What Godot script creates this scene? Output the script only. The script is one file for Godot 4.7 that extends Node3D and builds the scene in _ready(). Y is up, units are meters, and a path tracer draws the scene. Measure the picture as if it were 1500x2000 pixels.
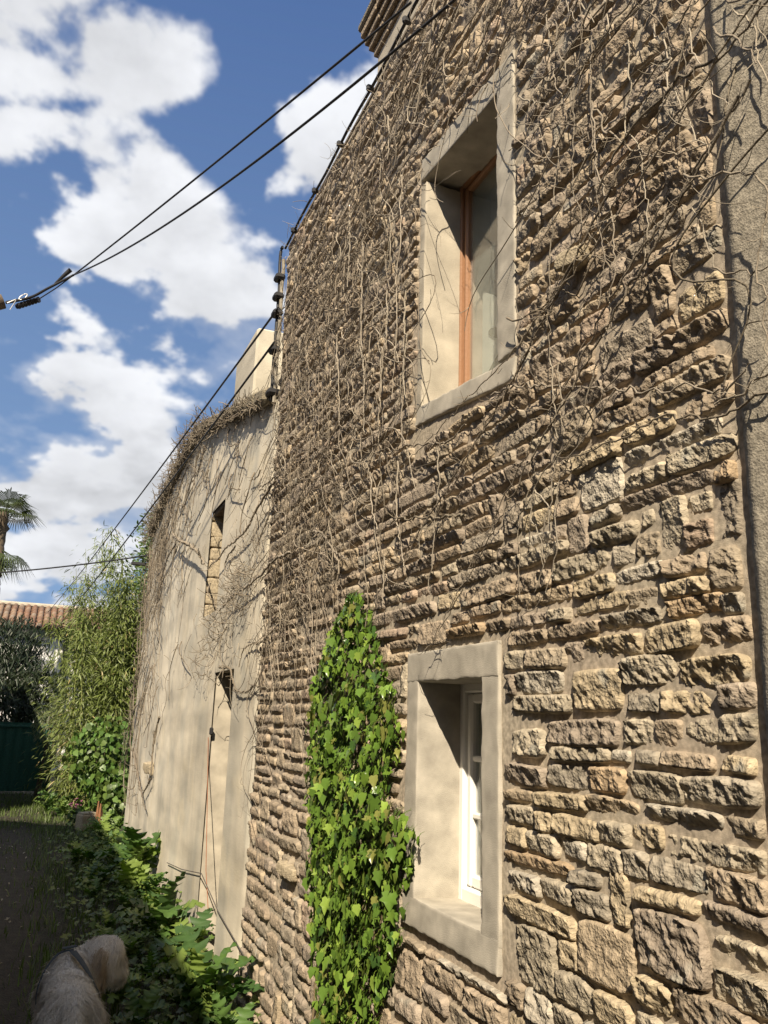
extends Node3D
# A raking view along an old stone house in an alley. The wall plane is x = 0, the alley runs along -z, the camera stands in the shade of the house across.

const D := 1.35      # metres from the lens to the wall plane
const H := 1.75      # height of the lens
const FOCAL := 1612.0
const RX := Vector3(0.92468779, -0.12301527, -0.36030505)
const RY := Vector3(0.03223529, 0.96826079, -0.24785465)
const RZ := Vector3(0.37935916, 0.21757364, 0.89930436)
const SUN := Vector3(1.0, -1.75, -1.85)      # the way sunlight travels

var rng := RandomNumberGenerator.new()
var M := {}
var nA := FastNoiseLite.new()
var nB := FastNoiseLite.new()
var nC := FastNoiseLite.new()
var nD := FastNoiseLite.new()
var nR := FastNoiseLite.new()
var taken := {}

# ---------------------------------------------------------------- photo pixels to places
func ray(px: float, py: float) -> Vector3:
	var c := Vector3(px - 750.0, 1000.0 - py, -FOCAL)
	return Vector3(RX.dot(c), RY.dot(c), RZ.dot(c))

func hit(px: float, py: float, axis: int, value: float) -> Vector3:
	var r := ray(px, py)
	var o := Vector3(-D, H, 0)
	return o + r * ((value - o[axis]) / r[axis])

func wall_at(px: float, py: float, x := 0.0) -> Vector3:
	return hit(px, py, 0, x)

func pixel(p: Vector3) -> Vector2:
	var d := p - Vector3(-D, H, 0)
	var c := RX * d.x + RY * d.y + RZ * d.z
	return Vector2(750.0 + FOCAL * c.x / -c.z, 1000.0 - FOCAL * c.y / -c.z)

# ---------------------------------------------------------------- mesh building
class MB:
	var v := PackedVector3Array()
	var c := PackedColorArray()
	var i := PackedInt32Array()

	func poly(p: Array, inside: Vector3, col: Color) -> void:
		var n: Vector3 = (p[2] - p[0]).cross(p[1] - p[0])
		var mid := Vector3.ZERO
		for q in p: mid += q
		mid /= p.size()
		var flip := n.dot(mid - inside) < 0.0
		var b := v.size()
		for q in p:
			v.append(q); c.append(col)
		for k in range(1, p.size() - 1):
			if flip: i.append_array([b, b + k + 1, b + k])
			else: i.append_array([b, b + k, b + k + 1])

	func box(at: Vector3, size: Vector3, col: Color, bevel := 0.0, turn := Basis.IDENTITY) -> void:
		var h := size * 0.5
		var b := minf(bevel, minf(h.x, minf(h.y, h.z)) * 0.8)
		var f := func(x: float, y: float, z: float) -> Vector3: return at + turn * Vector3(x, y, z)
		for s in [-1.0, 1.0]:
			poly([f.call(s * h.x, -h.y + b, -h.z + b), f.call(s * h.x, h.y - b, -h.z + b), f.call(s * h.x, h.y - b, h.z - b), f.call(s * h.x, -h.y + b, h.z - b)], at, col)
			poly([f.call(-h.x + b, s * h.y, -h.z + b), f.call(h.x - b, s * h.y, -h.z + b), f.call(h.x - b, s * h.y, h.z - b), f.call(-h.x + b, s * h.y, h.z - b)], at, col)
			poly([f.call(-h.x + b, -h.y + b, s * h.z), f.call(h.x - b, -h.y + b, s * h.z), f.call(h.x - b, h.y - b, s * h.z), f.call(-h.x + b, h.y - b, s * h.z)], at, col)
		if b <= 0.0: return
		for s in [-1.0, 1.0]:
			for t in [-1.0, 1.0]:
				poly([f.call(s * h.x, t * (h.y - b), -h.z + b), f.call(s * h.x, t * (h.y - b), h.z - b), f.call(s * (h.x - b), t * h.y, h.z - b), f.call(s * (h.x - b), t * h.y, -h.z + b)], at, col)
				poly([f.call(s * h.x, -h.y + b, t * (h.z - b)), f.call(s * h.x, h.y - b, t * (h.z - b)), f.call(s * (h.x - b), h.y - b, t * h.z), f.call(s * (h.x - b), -h.y + b, t * h.z)], at, col)
				poly([f.call(-h.x + b, s * h.y, t * (h.z - b)), f.call(h.x - b, s * h.y, t * (h.z - b)), f.call(h.x - b, s * (h.y - b), t * h.z), f.call(-h.x + b, s * (h.y - b), t * h.z)], at, col)
				for w in [-1.0, 1.0]:
					poly([f.call(w * h.x, s * (h.y - b), t * (h.z - b)), f.call(w * (h.x - b), s * h.y, t * (h.z - b)), f.call(w * (h.x - b), s * (h.y - b), t * h.z)], at, col)

	func tube(p: PackedVector3Array, r0: float, r1: float, sides: int, col: Color, caps := false) -> void:
		var n := p.size()
		if n < 2: return
		var b := v.size()
		for k in n:
			var t: Vector3 = (p[mini(k + 1, n - 1)] - p[maxi(k - 1, 0)]).normalized()
			var a := t.cross(Vector3(0.31, 0.12, 0.94) if absf(t.y) > 0.7 else Vector3(0.1, 1, 0.2)).normalized()
			var d := t.cross(a)
			var r := lerpf(r0, r1, float(k) / (n - 1))
			for s in sides:
				var w := TAU * s / sides
				v.append(p[k] + (a * cos(w) + d * sin(w)) * r); c.append(col)
		for k in n - 1:
			for s in sides:
				var s1 := (s + 1) % sides
				var q := b + k * sides
				i.append_array([q + s, q + sides + s, q + s1, q + s1, q + sides + s, q + sides + s1])
		if caps:
			for e in [0, n - 1]:
				var q: int = b + e * sides
				for s in range(1, sides - 1):
					if e == 0: i.append_array([q, q + s + 1, q + s])
					else: i.append_array([q, q + s, q + s + 1])

	func lattice(b: int, nu: int, nv: int, flip := false) -> void:   # quads over (nu + 1) x (nv + 1) vertices that start at b
		for y in nv:
			for x in nu:
				var q := b + y * (nu + 1) + x
				if flip: i.append_array([q, q + nu + 1, q + 1, q + 1, q + nu + 1, q + nu + 2])
				else: i.append_array([q, q + 1, q + nu + 1, q + 1, q + nu + 2, q + nu + 1])

	func mesh(material: Material) -> ArrayMesh:
		var n := PackedVector3Array()
		n.resize(v.size())
		for k in range(0, i.size(), 3):
			var a := i[k]; var b := i[k + 1]; var d := i[k + 2]
			var w := (v[d] - v[a]).cross(v[b] - v[a])
			n[a] += w; n[b] += w; n[d] += w
		for k in n.size(): n[k] = n[k].normalized()
		var arrays := []
		arrays.resize(Mesh.ARRAY_MAX)
		arrays[Mesh.ARRAY_VERTEX] = v; arrays[Mesh.ARRAY_NORMAL] = n; arrays[Mesh.ARRAY_COLOR] = c; arrays[Mesh.ARRAY_INDEX] = i
		var m := ArrayMesh.new()
		m.add_surface_from_arrays(Mesh.PRIMITIVE_TRIANGLES, arrays)
		m.surface_set_material(0, material)
		return m

# ---------------------------------------------------------------- nodes and metas
func numbered(called: String) -> String:
	if not taken.has(called):
		taken[called] = 0
		return called
	taken[called] += 1
	return "%s_%03d" % [called, taken[called]]

func tag(o: Node, label: String, category: String, group := "", kind := "") -> void:
	o.set_meta("label", label); o.set_meta("category", category)
	if group: o.set_meta("group", group)
	if kind: o.set_meta("kind", kind)

func thing(called: String, label: String, category: String, at := Vector3.ZERO, group := "") -> Node3D:
	var o := Node3D.new()
	o.name = numbered(called)
	add_child(o)
	o.position = at
	tag(o, label, category, group)
	return o

func node(called: String, parent: Node3D) -> Node3D:
	var o := Node3D.new()
	o.name = called
	parent.add_child(o, true)
	return o

func put(called: String, m: Mesh, parent: Node3D) -> MeshInstance3D:
	var o := MeshInstance3D.new()
	o.mesh = m
	o.name = called if parent != self else numbered(called)
	parent.add_child(o, true)
	return o

func put_mb(called: String, mb: MB, material: Material, parent: Node3D) -> MeshInstance3D:
	return put(called, mb.mesh(material), parent)

func boxed(called: String, parent: Node3D, at: Vector3, size: Vector3, material: Material, bevel := 0.006, turn := Basis.IDENTITY, col := Color.WHITE) -> MeshInstance3D:
	var mb := MB.new()
	mb.box(at, size, col, bevel, turn)
	return put_mb(called, mb, material, parent)

func scatter(called: String, mesh: Mesh, places: Array, tints: Array, parent: Node3D) -> MultiMeshInstance3D:
	var mm := MultiMesh.new()
	mm.transform_format = MultiMesh.TRANSFORM_3D
	mm.use_colors = true
	mm.mesh = mesh
	mm.instance_count = places.size()
	for k in places.size():
		mm.set_instance_transform(k, places[k])
		mm.set_instance_color(k, tints[k])
	var o := MultiMeshInstance3D.new()
	o.multimesh = mm
	o.name = called
	o.set_meta("kind", "stuff")
	parent.add_child(o, true)
	return o

func hewn(called: String, parent: Node3D, at: Vector3, size: Vector3, material_: Material, turn := Basis.IDENTITY, worn := 0.012) -> MeshInstance3D:
	# a dressed block with worn, chipped arrises and faces that are not quite flat
	var h := size * 0.5
	var mb := MB.new()
	var cuts := []
	for ax in 3:
		var c := [-h[ax], -h[ax] + worn * 0.35, -h[ax] + worn]
		var n := maxi(1, int((size[ax] - 2.0 * worn) / 0.022))
		for k in range(1, n): c.append(lerpf(-h[ax] + worn, h[ax] - worn, float(k) / n))
		c.append_array([h[ax] - worn, h[ax] - worn * 0.35, h[ax]])
		cuts.append(c)
	for ax in 3:
		var a1: int = (ax + 1) % 3
		var a2: int = (ax + 2) % 3
		for s in [-1.0, 1.0]:
			var b := mb.v.size()
			for v in cuts[a2]:
				for u in cuts[a1]:
					var p := Vector3.ZERO
					p[ax] = s * h[ax]; p[a1] = u; p[a2] = v
					var w := at + turn * p
					var r := clampf(worn * (0.75 + 1.5 * nA.get_noise_3dv(w * 1.3) + 0.8 * nC.get_noise_3dv(w * 40.0)), 0.002, worn)
					var inner := p.clamp(-h + Vector3.ONE * r, h - Vector3.ONE * r)
					var out := (p - inner).normalized()
					p = inner + out * (r + 0.0022 * nC.get_noise_3dv(w * 45.0) + 0.0012 * nA.get_noise_3dv(w * 2.0))
					mb.v.append(at + turn * p); mb.c.append(Color.WHITE)
			mb.lattice(b, cuts[a1].size() - 1, cuts[a2].size() - 1, s > 0.0)
	return put_mb(called, mb, material_, parent)

# ---------------------------------------------------------------- materials
func lin(r: float, g: float, b: float) -> Color:
	return Color(r, g, b).linear_to_srgb()

func noise_image(kind: int, frequency: float, seed_: int, octaves := 4, size := 512, low := 0.0, high := 1.0) -> ImageTexture:
	var n := FastNoiseLite.new()
	n.noise_type = kind
	n.frequency = frequency; n.seed = seed_; n.fractal_octaves = octaves
	if kind == FastNoiseLite.TYPE_CELLULAR:
		n.cellular_return_type = FastNoiseLite.RETURN_DISTANCE
		n.fractal_type = FastNoiseLite.FRACTAL_FBM
	var im := n.get_seamless_image(size, size)
	if low != 0.0 or high != 1.0:
		var data := im.get_data()
		for k in data.size(): data[k] = int(lerpf(low, high, data[k] / 255.0) * 255.0)
		im = Image.create_from_data(size, size, false, Image.FORMAT_L8, data)
	im.generate_mipmaps()
	return ImageTexture.create_from_image(im)

func material(color: Color, rough: float, bump: Texture2D = null, depth := 0.0, scale := 1.0, tone: Texture2D = null, vertex := false) -> StandardMaterial3D:
	var m := StandardMaterial3D.new()
	m.albedo_color = color
	m.roughness = rough
	m.uv1_triplanar = true
	m.uv1_world_triplanar = true
	m.uv1_scale = Vector3.ONE * scale
	if bump:
		m.heightmap_enabled = true
		m.heightmap_texture = bump
		m.heightmap_scale = depth
	if tone: m.albedo_texture = tone
	m.vertex_color_use_as_albedo = vertex
	m.cull_mode = BaseMaterial3D.CULL_DISABLED
	return m

func leafy(color: Color, rough: float, through: Color) -> StandardMaterial3D:
	var m := StandardMaterial3D.new()
	m.albedo_color = color
	m.roughness = rough
	m.vertex_color_use_as_albedo = true
	m.backlight_enabled = true
	m.backlight = through
	m.cull_mode = BaseMaterial3D.CULL_DISABLED
	return m

func make_materials() -> void:
	var pits := noise_image(FastNoiseLite.TYPE_CELLULAR, 0.075, 5, 3)
	var grain := noise_image(FastNoiseLite.TYPE_SIMPLEX_SMOOTH, 0.03, 6, 5)
	var mottle := noise_image(FastNoiseLite.TYPE_SIMPLEX_SMOOTH, 0.02, 7, 5, 512, 0.68, 1.0)
	var stain := noise_image(FastNoiseLite.TYPE_SIMPLEX_SMOOTH, 0.0045, 17, 7, 512, 0.78, 1.0)
	var grime := noise_image(FastNoiseLite.TYPE_SIMPLEX_SMOOTH, 0.010, 23, 7, 512, 0.55, 1.0)
	var fine := noise_image(FastNoiseLite.TYPE_SIMPLEX_SMOOTH, 0.12, 8, 4)
	M.stone = material(Color.WHITE, 0.95, pits, 0.45, 2.9, mottle, true)
	M.mortar = material(Color.WHITE, 0.97, fine, 0.06, 4.1, mottle, true)
	M.plaster = material(Color.WHITE, 0.93, fine, 0.07, 1.1, stain, true)
	M.plaster.uv1_scale = Vector3(0.9, 0.9, 0.26)
	M.cement = material(lin(0.53, 0.485, 0.405), 0.92, fine, 0.10, 3.1, stain)
	M.roughcast = material(lin(0.40, 0.365, 0.30), 0.95, pits, 0.14, 4.2, mottle)
	M.pale_stone = material(lin(0.55, 0.46, 0.32), 0.95, pits, 0.4, 3.0, mottle)
	M.reveal = material(lin(0.53, 0.475, 0.38), 0.92, fine, 0.08, 1.9, stain)
	M.brown_wood = material(lin(0.30, 0.155, 0.08), 0.5, grain, 0.1, 3.0)
	M.white_paint = material(lin(0.80, 0.79, 0.76), 0.45)
	M.old_wood = material(lin(0.17, 0.13, 0.095), 0.9, grain, 0.4, 2.0, mottle)
	M.red_wood = material(lin(0.36, 0.17, 0.08), 0.9, grain, 0.5, 4.0, mottle)
	M.glass = StandardMaterial3D.new()
	M.glass.albedo_color = Color(0.75, 0.8, 0.78, 0.12)
	M.glass.transparency = BaseMaterial3D.TRANSPARENCY_ALPHA
	M.glass.roughness = 0.02
	M.net = material(lin(0.34, 0.33, 0.29), 0.95, fine, 0.1, 4.0)
	M.paper = material(lin(0.62, 0.66, 0.58), 0.9)
	M.motif = material(lin(0.17, 0.17, 0.11), 0.9)
	M.dark_backing = material(lin(0.20, 0.19, 0.17), 0.95)  # dark colour stands in for the unlit interior behind the panes
	M.brick = material(lin(0.42, 0.33, 0.23), 0.95, grain, 0.5, 3.0, mottle)
	M.cable = material(lin(0.016, 0.016, 0.018), 0.6)
	M.conduit = material(lin(0.36, 0.32, 0.25), 0.7, grain, 0.1, 3.0, mottle)
	M.steel = material(lin(0.62, 0.61, 0.58), 0.45)
	M.steel.metallic = 0.6
	M.creeper = material(Color.WHITE, 0.9, grain, 0.15, 8.0, null, true)
	M.ground = material(lin(0.05, 0.046, 0.028), 1.0, fine, 1.5, 0.6, mottle)
	M.path = material(lin(0.055, 0.046, 0.034), 1.0, fine, 1.2, 0.8, mottle)
	M.ivy = leafy(Color.WHITE, 0.32, Color(0.16, 0.2, 0.04))
	M.weed = leafy(Color.WHITE, 0.5, Color(0.6, 0.72, 0.15))
	M.leaf = leafy(Color.WHITE, 0.45, Color(0.5, 0.6, 0.15))
	M.petal = leafy(Color.WHITE, 0.6, Color(0.6, 0.3, 0.5))
	M.bark = material(lin(0.12, 0.09, 0.06), 0.95, grain, 0.8, 3.0, mottle)
	M.culm = material(lin(0.22, 0.24, 0.08), 0.6)
	M.tile = material(Color.WHITE, 0.9, grain, 0.4, 3.0, mottle, true)
	M.white_wall = material(lin(0.78, 0.77, 0.74), 0.9, fine, 0.2, 1.0)
	M.green = material(lin(0.010, 0.10, 0.06), 0.6, grain, 0.3, 2.0, mottle)
	M.house_across = material(lin(0.40, 0.36, 0.29), 0.95, fine, 0.4, 1.0, mottle)
	M.fur = material(Color.WHITE, 0.85, grain, 0.5, 9.0, null, true)
	M.strap = material(lin(0.03, 0.045, 0.06), 0.8, fine, 0.1, 12.0)
	M.lichen_stone = material(lin(0.36, 0.31, 0.22), 0.95, pits, 1.0, 3.0, mottle)

# ---------------------------------------------------------------- sky
func make_sky() -> Sky:
	var w := 3072
	var h := 1536
	var cn := FastNoiseLite.new()
	cn.noise_type = FastNoiseLite.TYPE_SIMPLEX_SMOOTH; cn.frequency = 4.4; cn.seed = 41; cn.fractal_octaves = 7; cn.fractal_gain = 0.55
	var ln := FastNoiseLite.new()
	ln.noise_type = FastNoiseLite.TYPE_SIMPLEX_SMOOTH; ln.frequency = 0.9; ln.seed = 12; ln.fractal_octaves = 2
	# clouds that show between the roofs: centre and half-axes in photo pixels (turned into directions below), strength
	var blobs := [[90, 90, 260, 130, 0.62], [330, 120, 190, 150, 0.52], [60, 290, 220, 130, 0.60], [200, 350, 170, 110, 0.62], [340, 410, 120, 90, 0.62], [400, 520, 160, 110, 0.66], [270, 470, 150, 90, 0.60],
		[620, 260, 130, 110, 0.55], [600, 400, 160, 120, 0.52], [520, 590, 130, 70, 0.5], [180, 650, 70, 50, 0.45], [210, 740, 85, 70, 0.52], [370, 680, 110, 62, 0.56], [260, 830, 110, 80, 0.60],
		[120, 1000, 260, 120, 0.72], [330, 980, 180, 120, 0.55], [90, 1120, 300, 90, 0.5],
		[570, 60, 170, 90, -0.6], [350, 240, 110, 50, -0.55], [240, 300, 40, 40, -0.4], [430, 330, 60, 70, -0.6], [505, 190, 75, 90, -0.6], [60, 520, 130, 110, -0.6], [60, 740, 110, 120, -0.55], [300, 590, 90, 45, -0.3], [430, 800, 100, 110, -0.5], [470, 450, 40, 70, -0.25], [80, 850, 80, 40, -0.3]]
	var data := PackedByteArray()
	data.resize(w * h * 3)
	var top := Vector3(0.075, 0.150, 0.365)
	var low := Vector3(0.30, 0.47, 0.73)
	var cx := PackedFloat32Array(); var sx := PackedFloat32Array()
	cx.resize(w); sx.resize(w)
	for x in w:      # Godot's panorama: the first column looks along -z
		var a := (float(x) + 0.5) / w * TAU
		cx[x] = -cos(a); sx[x] = sin(a)
	var vdir := Vector3(-RX.z, -RY.z, -RZ.z).normalized()
	for y in h / 2 + 2:
		var el := PI * (0.5 - (float(y) + 0.5) / h)
		var ce := cos(el); var se := sin(el)
		var s01 := clampf(se, 0.0, 1.0)
		var blue := low.lerp(top, clampf(pow(s01 * 1.25, 0.8), 0.0, 1.0))
		for x in w:
			var d := Vector3(sx[x] * ce, se, cx[x] * ce)
			var k := 1.0 / (s01 + 0.30)
			var q := Vector3(d.x * k, s01 * 0.8, d.z * k) 
			var n := cn.get_noise_3dv(q)
			var bias := 0.02
			if d.dot(vdir) > 0.6:
				var c := Vector2(RX.x * d.x + RY.x * d.y + RZ.x * d.z, RX.y * d.x + RY.y * d.y + RZ.y * d.z) / -(RX.z * d.x + RY.z * d.y + RZ.z * d.z)
				var px := 750.0 + FOCAL * c.x
				var py := 1000.0 - FOCAL * c.y
				var wx := px + n * 90.0
				if px > -450.0 and px < 900.0 and py > -400.0 and py < 1350.0:
					var sum := 0.0
					for b in blobs:
						var ux: float = (wx - b[0]) / b[2]
						var uy: float = (py - b[1]) / b[3]
						var e := ux * ux + uy * uy
						if e < 5.0: sum += b[4] * exp(-e)
					var edge := clampf(minf(minf(px + 450.0, 900.0 - px), minf(py + 400.0, 1350.0 - py)) / 250.0, 0.0, 1.0)
					bias = lerpf(bias, sum * 1.0 - 0.22, edge)
			var up_n := cn.get_noise_3dv(q + Vector3(0.0, 0.05, 0.0) + Vector3(d.x, 0.0, d.z) * -0.045)
			var body := n * 1.75 + bias * 0.92
			var dens := clampf((body + 0.09) / 0.48, 0.0, 1.0)
			dens = dens * dens * (3.0 - 2.0 * dens)
			var n2 := ln.get_noise_3dv(q * 2.6 + Vector3(0.12, 0.3, -0.2))
			dens = maxf(dens, clampf((n2 * 0.6 + n * 0.9 + bias * 0.5 + 0.05) * 0.9, 0.0, 0.42))      # thin veils
			var rim := clampf((n - up_n) * 2.6, -1.0, 1.0)
			var lum := 0.91 + 0.12 * rim - 0.20 * clampf(body * 0.5 + n2 * 0.7, 0.0, 1.0)
			var cloud := Vector3(lum * 0.97, lum * 0.985, lum * 1.02)
			var col := blue.lerp(cloud, dens * 0.97)
			var at := (y * w + x) * 3
			var r := Color(minf(col.x, 1.0), minf(col.y, 1.0), minf(col.z, 1.0)).linear_to_srgb()
			data[at] = int(r.r * 255.0); data[at + 1] = int(r.g * 255.0); data[at + 2] = int(r.b * 255.0)
	for at in range((h / 2 + 2) * w * 3, w * h * 3, 3):
		data[at] = 96; data[at + 1] = 92; data[at + 2] = 80
	var sky := Sky.new()
	var m := PanoramaSkyMaterial.new()
	m.panorama = ImageTexture.create_from_image(Image.create_from_data(w, h, false, Image.FORMAT_RGB8, data))
	sky.sky_material = m
	return sky

func camera_and_light() -> void:
	var cam := Camera3D.new()
	cam.name = "camera"
	add_child(cam)
	cam.transform = Transform3D(Basis(Vector3(RX.x, RY.x, RZ.x), Vector3(RX.y, RY.y, RZ.y), Vector3(RX.z, RY.z, RZ.z)).orthonormalized(), Vector3(-D - 0.02, H, 0))      # the faces in view stand 2 cm proud of the mortar plane
	cam.fov = 63.63
	cam.near = 0.05
	cam.far = 400.0
	cam.current = true
	var env := Environment.new()
	env.background_mode = Environment.BG_SKY
	env.sky = make_sky()
	env.tonemap_mode = Environment.TONE_MAPPER_LINEAR
	env.tonemap_exposure = 1.6
	env.background_energy_multiplier = 0.62
	env.sdfgi_enabled = true
	env.ssao_enabled = true
	env.ssil_enabled = true
	var we := WorldEnvironment.new()
	we.environment = env
	we.name = "environment"
	add_child(we)
	var sun := DirectionalLight3D.new()
	sun.name = "sun"
	sun.light_energy = 1.6
	sun.light_color = Color(1.0, 0.94, 0.84)
	sun.light_angular_distance = 0.5
	sun.shadow_enabled = true
	add_child(sun)
	sun.look_at_from_position(Vector3.ZERO, SUN, Vector3.UP)

# ---------------------------------------------------------------- the stone house
const Z_SEAM := -5.55      # where the stone wall meets the rendered one
const Z_PILLAR := -1.30
const EAVE := 5.27
const LOW_WIN := [-3.065, -2.348, 1.03, 2.023]      # outer edges of the surrounds: z0, z1, y0, y1
const HIGH_WIN := [-3.06, -2.24, 2.93, 4.27]

func smooth(a: float, b: float, x: float) -> float:
	var t := clampf((x - a) / (b - a), 0.0, 1.0)
	return t * t * (3.0 - 2.0 * t)

func drift(z: float, y: float) -> float:      # the courses are not level
	return 0.035 * nC.get_noise_2d(z * 0.55, y * 0.6 + 9.0) + 0.012 * nC.get_noise_2d(z * 2.1 + 40.0, y * 1.5)

func stone_color(z: float, y: float) -> Color:
	var near := smooth(-3.4, -1.4, z) * smooth(3.4, 1.6, y)
	var f := rng.randf()
	var a := Vector3(0.265, 0.205, 0.145)                       # brown
	if near * 0.75 > rng.randf():
		if f < 0.40: a = Vector3(0.36, 0.315, 0.235)            # pale grey-buff
		elif f < 0.62: a = Vector3(0.43, 0.34, 0.205)           # yellow
		elif f < 0.70: a = Vector3(0.37, 0.235, 0.115)          # ochre
		elif f < 0.88: a = Vector3(0.26, 0.235, 0.195)          # grey
		else: a = Vector3(0.44, 0.41, 0.35)                     # whitish
	else:
		if f < 0.34: a = Vector3(0.27, 0.20, 0.14)
		elif f < 0.58: a = Vector3(0.235, 0.185, 0.155)         # purple-brown
		elif f < 0.78: a = Vector3(0.31, 0.25, 0.18)
		elif f < 0.88: a = Vector3(0.20, 0.17, 0.14)
		elif f < 0.95: a = Vector3(0.36, 0.27, 0.17)
		else: a = Vector3(0.30, 0.20, 0.15)
	a = a.lerp(Vector3(0.36, 0.305, 0.228), 0.52) * rng.randf_range(1.08, 1.40)
	return Color(a.x, a.y, a.z)

func lay_courses() -> Array:
	var out := []
	var y := 0.0
	var blocked := []
	while y < EAVE - 0.03:
		var h := rng.randf_range(0.062, 0.100) if y < 1.35 else rng.randf_range(0.047, 0.080)
		if y + h > EAVE: h = EAVE - y
		var next := []
		var z := Z_SEAM + rng.randf_range(0.0, 0.05)
		while z < Z_PILLAR - 0.04:
			var l := rng.randf_range(0.10, 0.30)
			if rng.randf() < 0.12: l = rng.randf_range(0.30, 0.42)
			if z > -2.3: l *= 0.82
			var z1 := minf(z + l, Z_PILLAR - 0.012)
			var skip := false
			for b in blocked:
				if z < b.y and z1 > b.x:
					if z >= b.x - 0.03:
						z = b.y + 0.005; skip = true; break
					z1 = b.x - 0.005
			if skip: continue
			var gap := rng.randf_range(-0.007, 0.006)
			var hh := h
			if rng.randf() < (0.18 if y < 1.5 else 0.09) and l < 0.28 and y + h * 1.95 < EAVE:
				hh = h * 1.95
				next.append(Vector2(z, z1))
			var r := [z + gap * 0.5, z1 - gap * 0.5, y + gap * 0.35, y + hh - gap * 0.35]
			z = z1
			if r[1] - r[0] < 0.045: continue
			var keep := true
			for win in [LOW_WIN, HIGH_WIN]:
				var q := [win[0] - 0.012, win[1] + (0.035 if win == LOW_WIN else 0.012), win[2] - 0.012, win[3] + 0.012]
				if r[0] < q[1] and r[1] > q[0] and r[2] < q[3] and r[3] > q[2]:
					if q[0] - r[0] > 0.06: r[1] = q[0]
					elif r[1] - q[1] > 0.06: r[0] = q[1]
					elif q[2] - r[2] > 0.035: r[3] = q[2]
					elif r[3] - q[3] > 0.035: r[2] = q[3]
					else: keep = false
			if keep: out.append(r)
		blocked = next
		y += h
	return out

func add_stone(mb: MB, r: Array, cell: float) -> void:
	var hz: float = (r[1] - r[0]) * 0.5
	var hy: float = (r[3] - r[2]) * 0.5
	var cz: float = (r[0] + r[1]) * 0.5
	var cy: float = (r[2] + r[3]) * 0.5
	var nu := clampi(int(hz * 2.0 / cell), 5, 44)
	var nv := clampi(int(hy * 2.0 / cell), 5, 26)
	var seed_ := rng.randf() * 90.0
	var prot := rng.randf_range(0.006, 0.020)
	var tu := rng.randf_range(-0.010, 0.010)
	var tv := rng.randf_range(-0.004, 0.012)
	var col := stone_color(cz, cy)
	var soft := rng.randf_range(0.004, 0.013)
	var chip := rng.randf_range(0.5, 1.15)
	var proud := 0.0130 if cy < 1.5 else 0.0110
	var round_u := rng.randf_range(0.04, 0.22)
	var round_v := rng.randf_range(0.06, 0.26)
	var skew := rng.randf_range(-0.10, 0.10)
	var lichen := rng.randf_range(0.25, 0.8)
	var b := mb.v.size()
	for j in nv + 1:
		var v := -1.0 + 2.0 * j / nv
		for k in nu + 1:
			var u := -1.0 + 2.0 * k / nu
			var e := maxf(absf(u), absf(v))
			var uu := u * (1.0 - round_u * v * v * v * v) + skew * v * 0.4
			var vv := v * (1.0 - round_v * u * u * u * u)
			var z := cz + uu * hz
			var y := cy + vv * hy
			var jn := nC.get_noise_3d(z * 11.0, y * 11.0, seed_)
			z += jn * 0.022 * e
			y += nC.get_noise_3d(z * 11.0 + 30.0, y * 14.0, seed_) * 0.019 * e
			y += drift(cz, cy)
			var edge := minf((1.0 - absf(u)) * hz, (1.0 - absf(v)) * hy)
			var p := clampf(edge / soft, 0.0, 1.0)
			p = 1.0 - (1.0 - p) * (1.0 - p)
			var a := nA.get_noise_3d(z, y, seed_)
			var q := nB.get_noise_3d(z, y, seed_)
			var w2 := nR.get_noise_3d(z, y, seed_)
			var w3 := nR.get_noise_3d(z * 2.9 + 5.0, y * 2.9, seed_ + 40.0)
			var hh := p * (prot + proud + tu * u + tv * v + chip * (0.011 * a + 0.007 * w2 + 0.0075 * w3) + 0.006 * q)
			mb.v.append(Vector3(0.010 - hh, y, z))
			var tone := 1.02 + 0.36 * a + 0.18 * w2 + 0.16 * w3 - 0.16 * q
			var g := nD.get_noise_3d(z, y, seed_)
			var cc := Color(col.r * tone, col.g * tone, col.b * tone)
			if g > lichen: cc = cc.lerp(Color(0.50, 0.47, 0.39), clampf((g - lichen) * 5.0, 0.0, 0.75))
			elif g < -0.45: cc = cc.lerp(Color(0.10, 0.09, 0.08), clampf((-0.45 - g) * 4.0, 0.0, 0.65))
			mb.c.append(cc)
	mb.lattice(b, nu, nv, true)

func rough_patch(mb: MB, z0: float, z1: float, y0: float, y1: float, cell: float, shape: Callable) -> void:
	var nu := maxi(2, int((z1 - z0) / cell))
	var nv := maxi(2, int((y1 - y0) / cell))
	var b := mb.v.size()
	for j in nv + 1:
		for k in nu + 1:
			shape.call(mb, lerpf(z0, z1, float(k) / nu), lerpf(y0, y1, float(j) / nv))
	mb.lattice(b, nu, nv, true)

func mortar_point(mb: MB, z: float, y: float) -> void:
	var a := nA.get_noise_3d(z * 0.8, y * 0.8, 3.0)
	var b := nC.get_noise_3d(z * 9.0, y * 9.0, 70.0)
	mb.v.append(Vector3(-0.003 - 0.0022 * a - 0.0055 * b, y, z))
	var pink := smooth(-0.3, 0.4, nD.get_noise_3d(z * 0.12, y * 0.15, 21.0))
	var c := Color(0.62, 0.535, 0.41).lerp(Color(0.59, 0.495, 0.385), pink)
	var t := 0.95 + 0.22 * a + 0.14 * b
	mb.c.append(Color(c.r * t, c.g * t, c.b * t))

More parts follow.
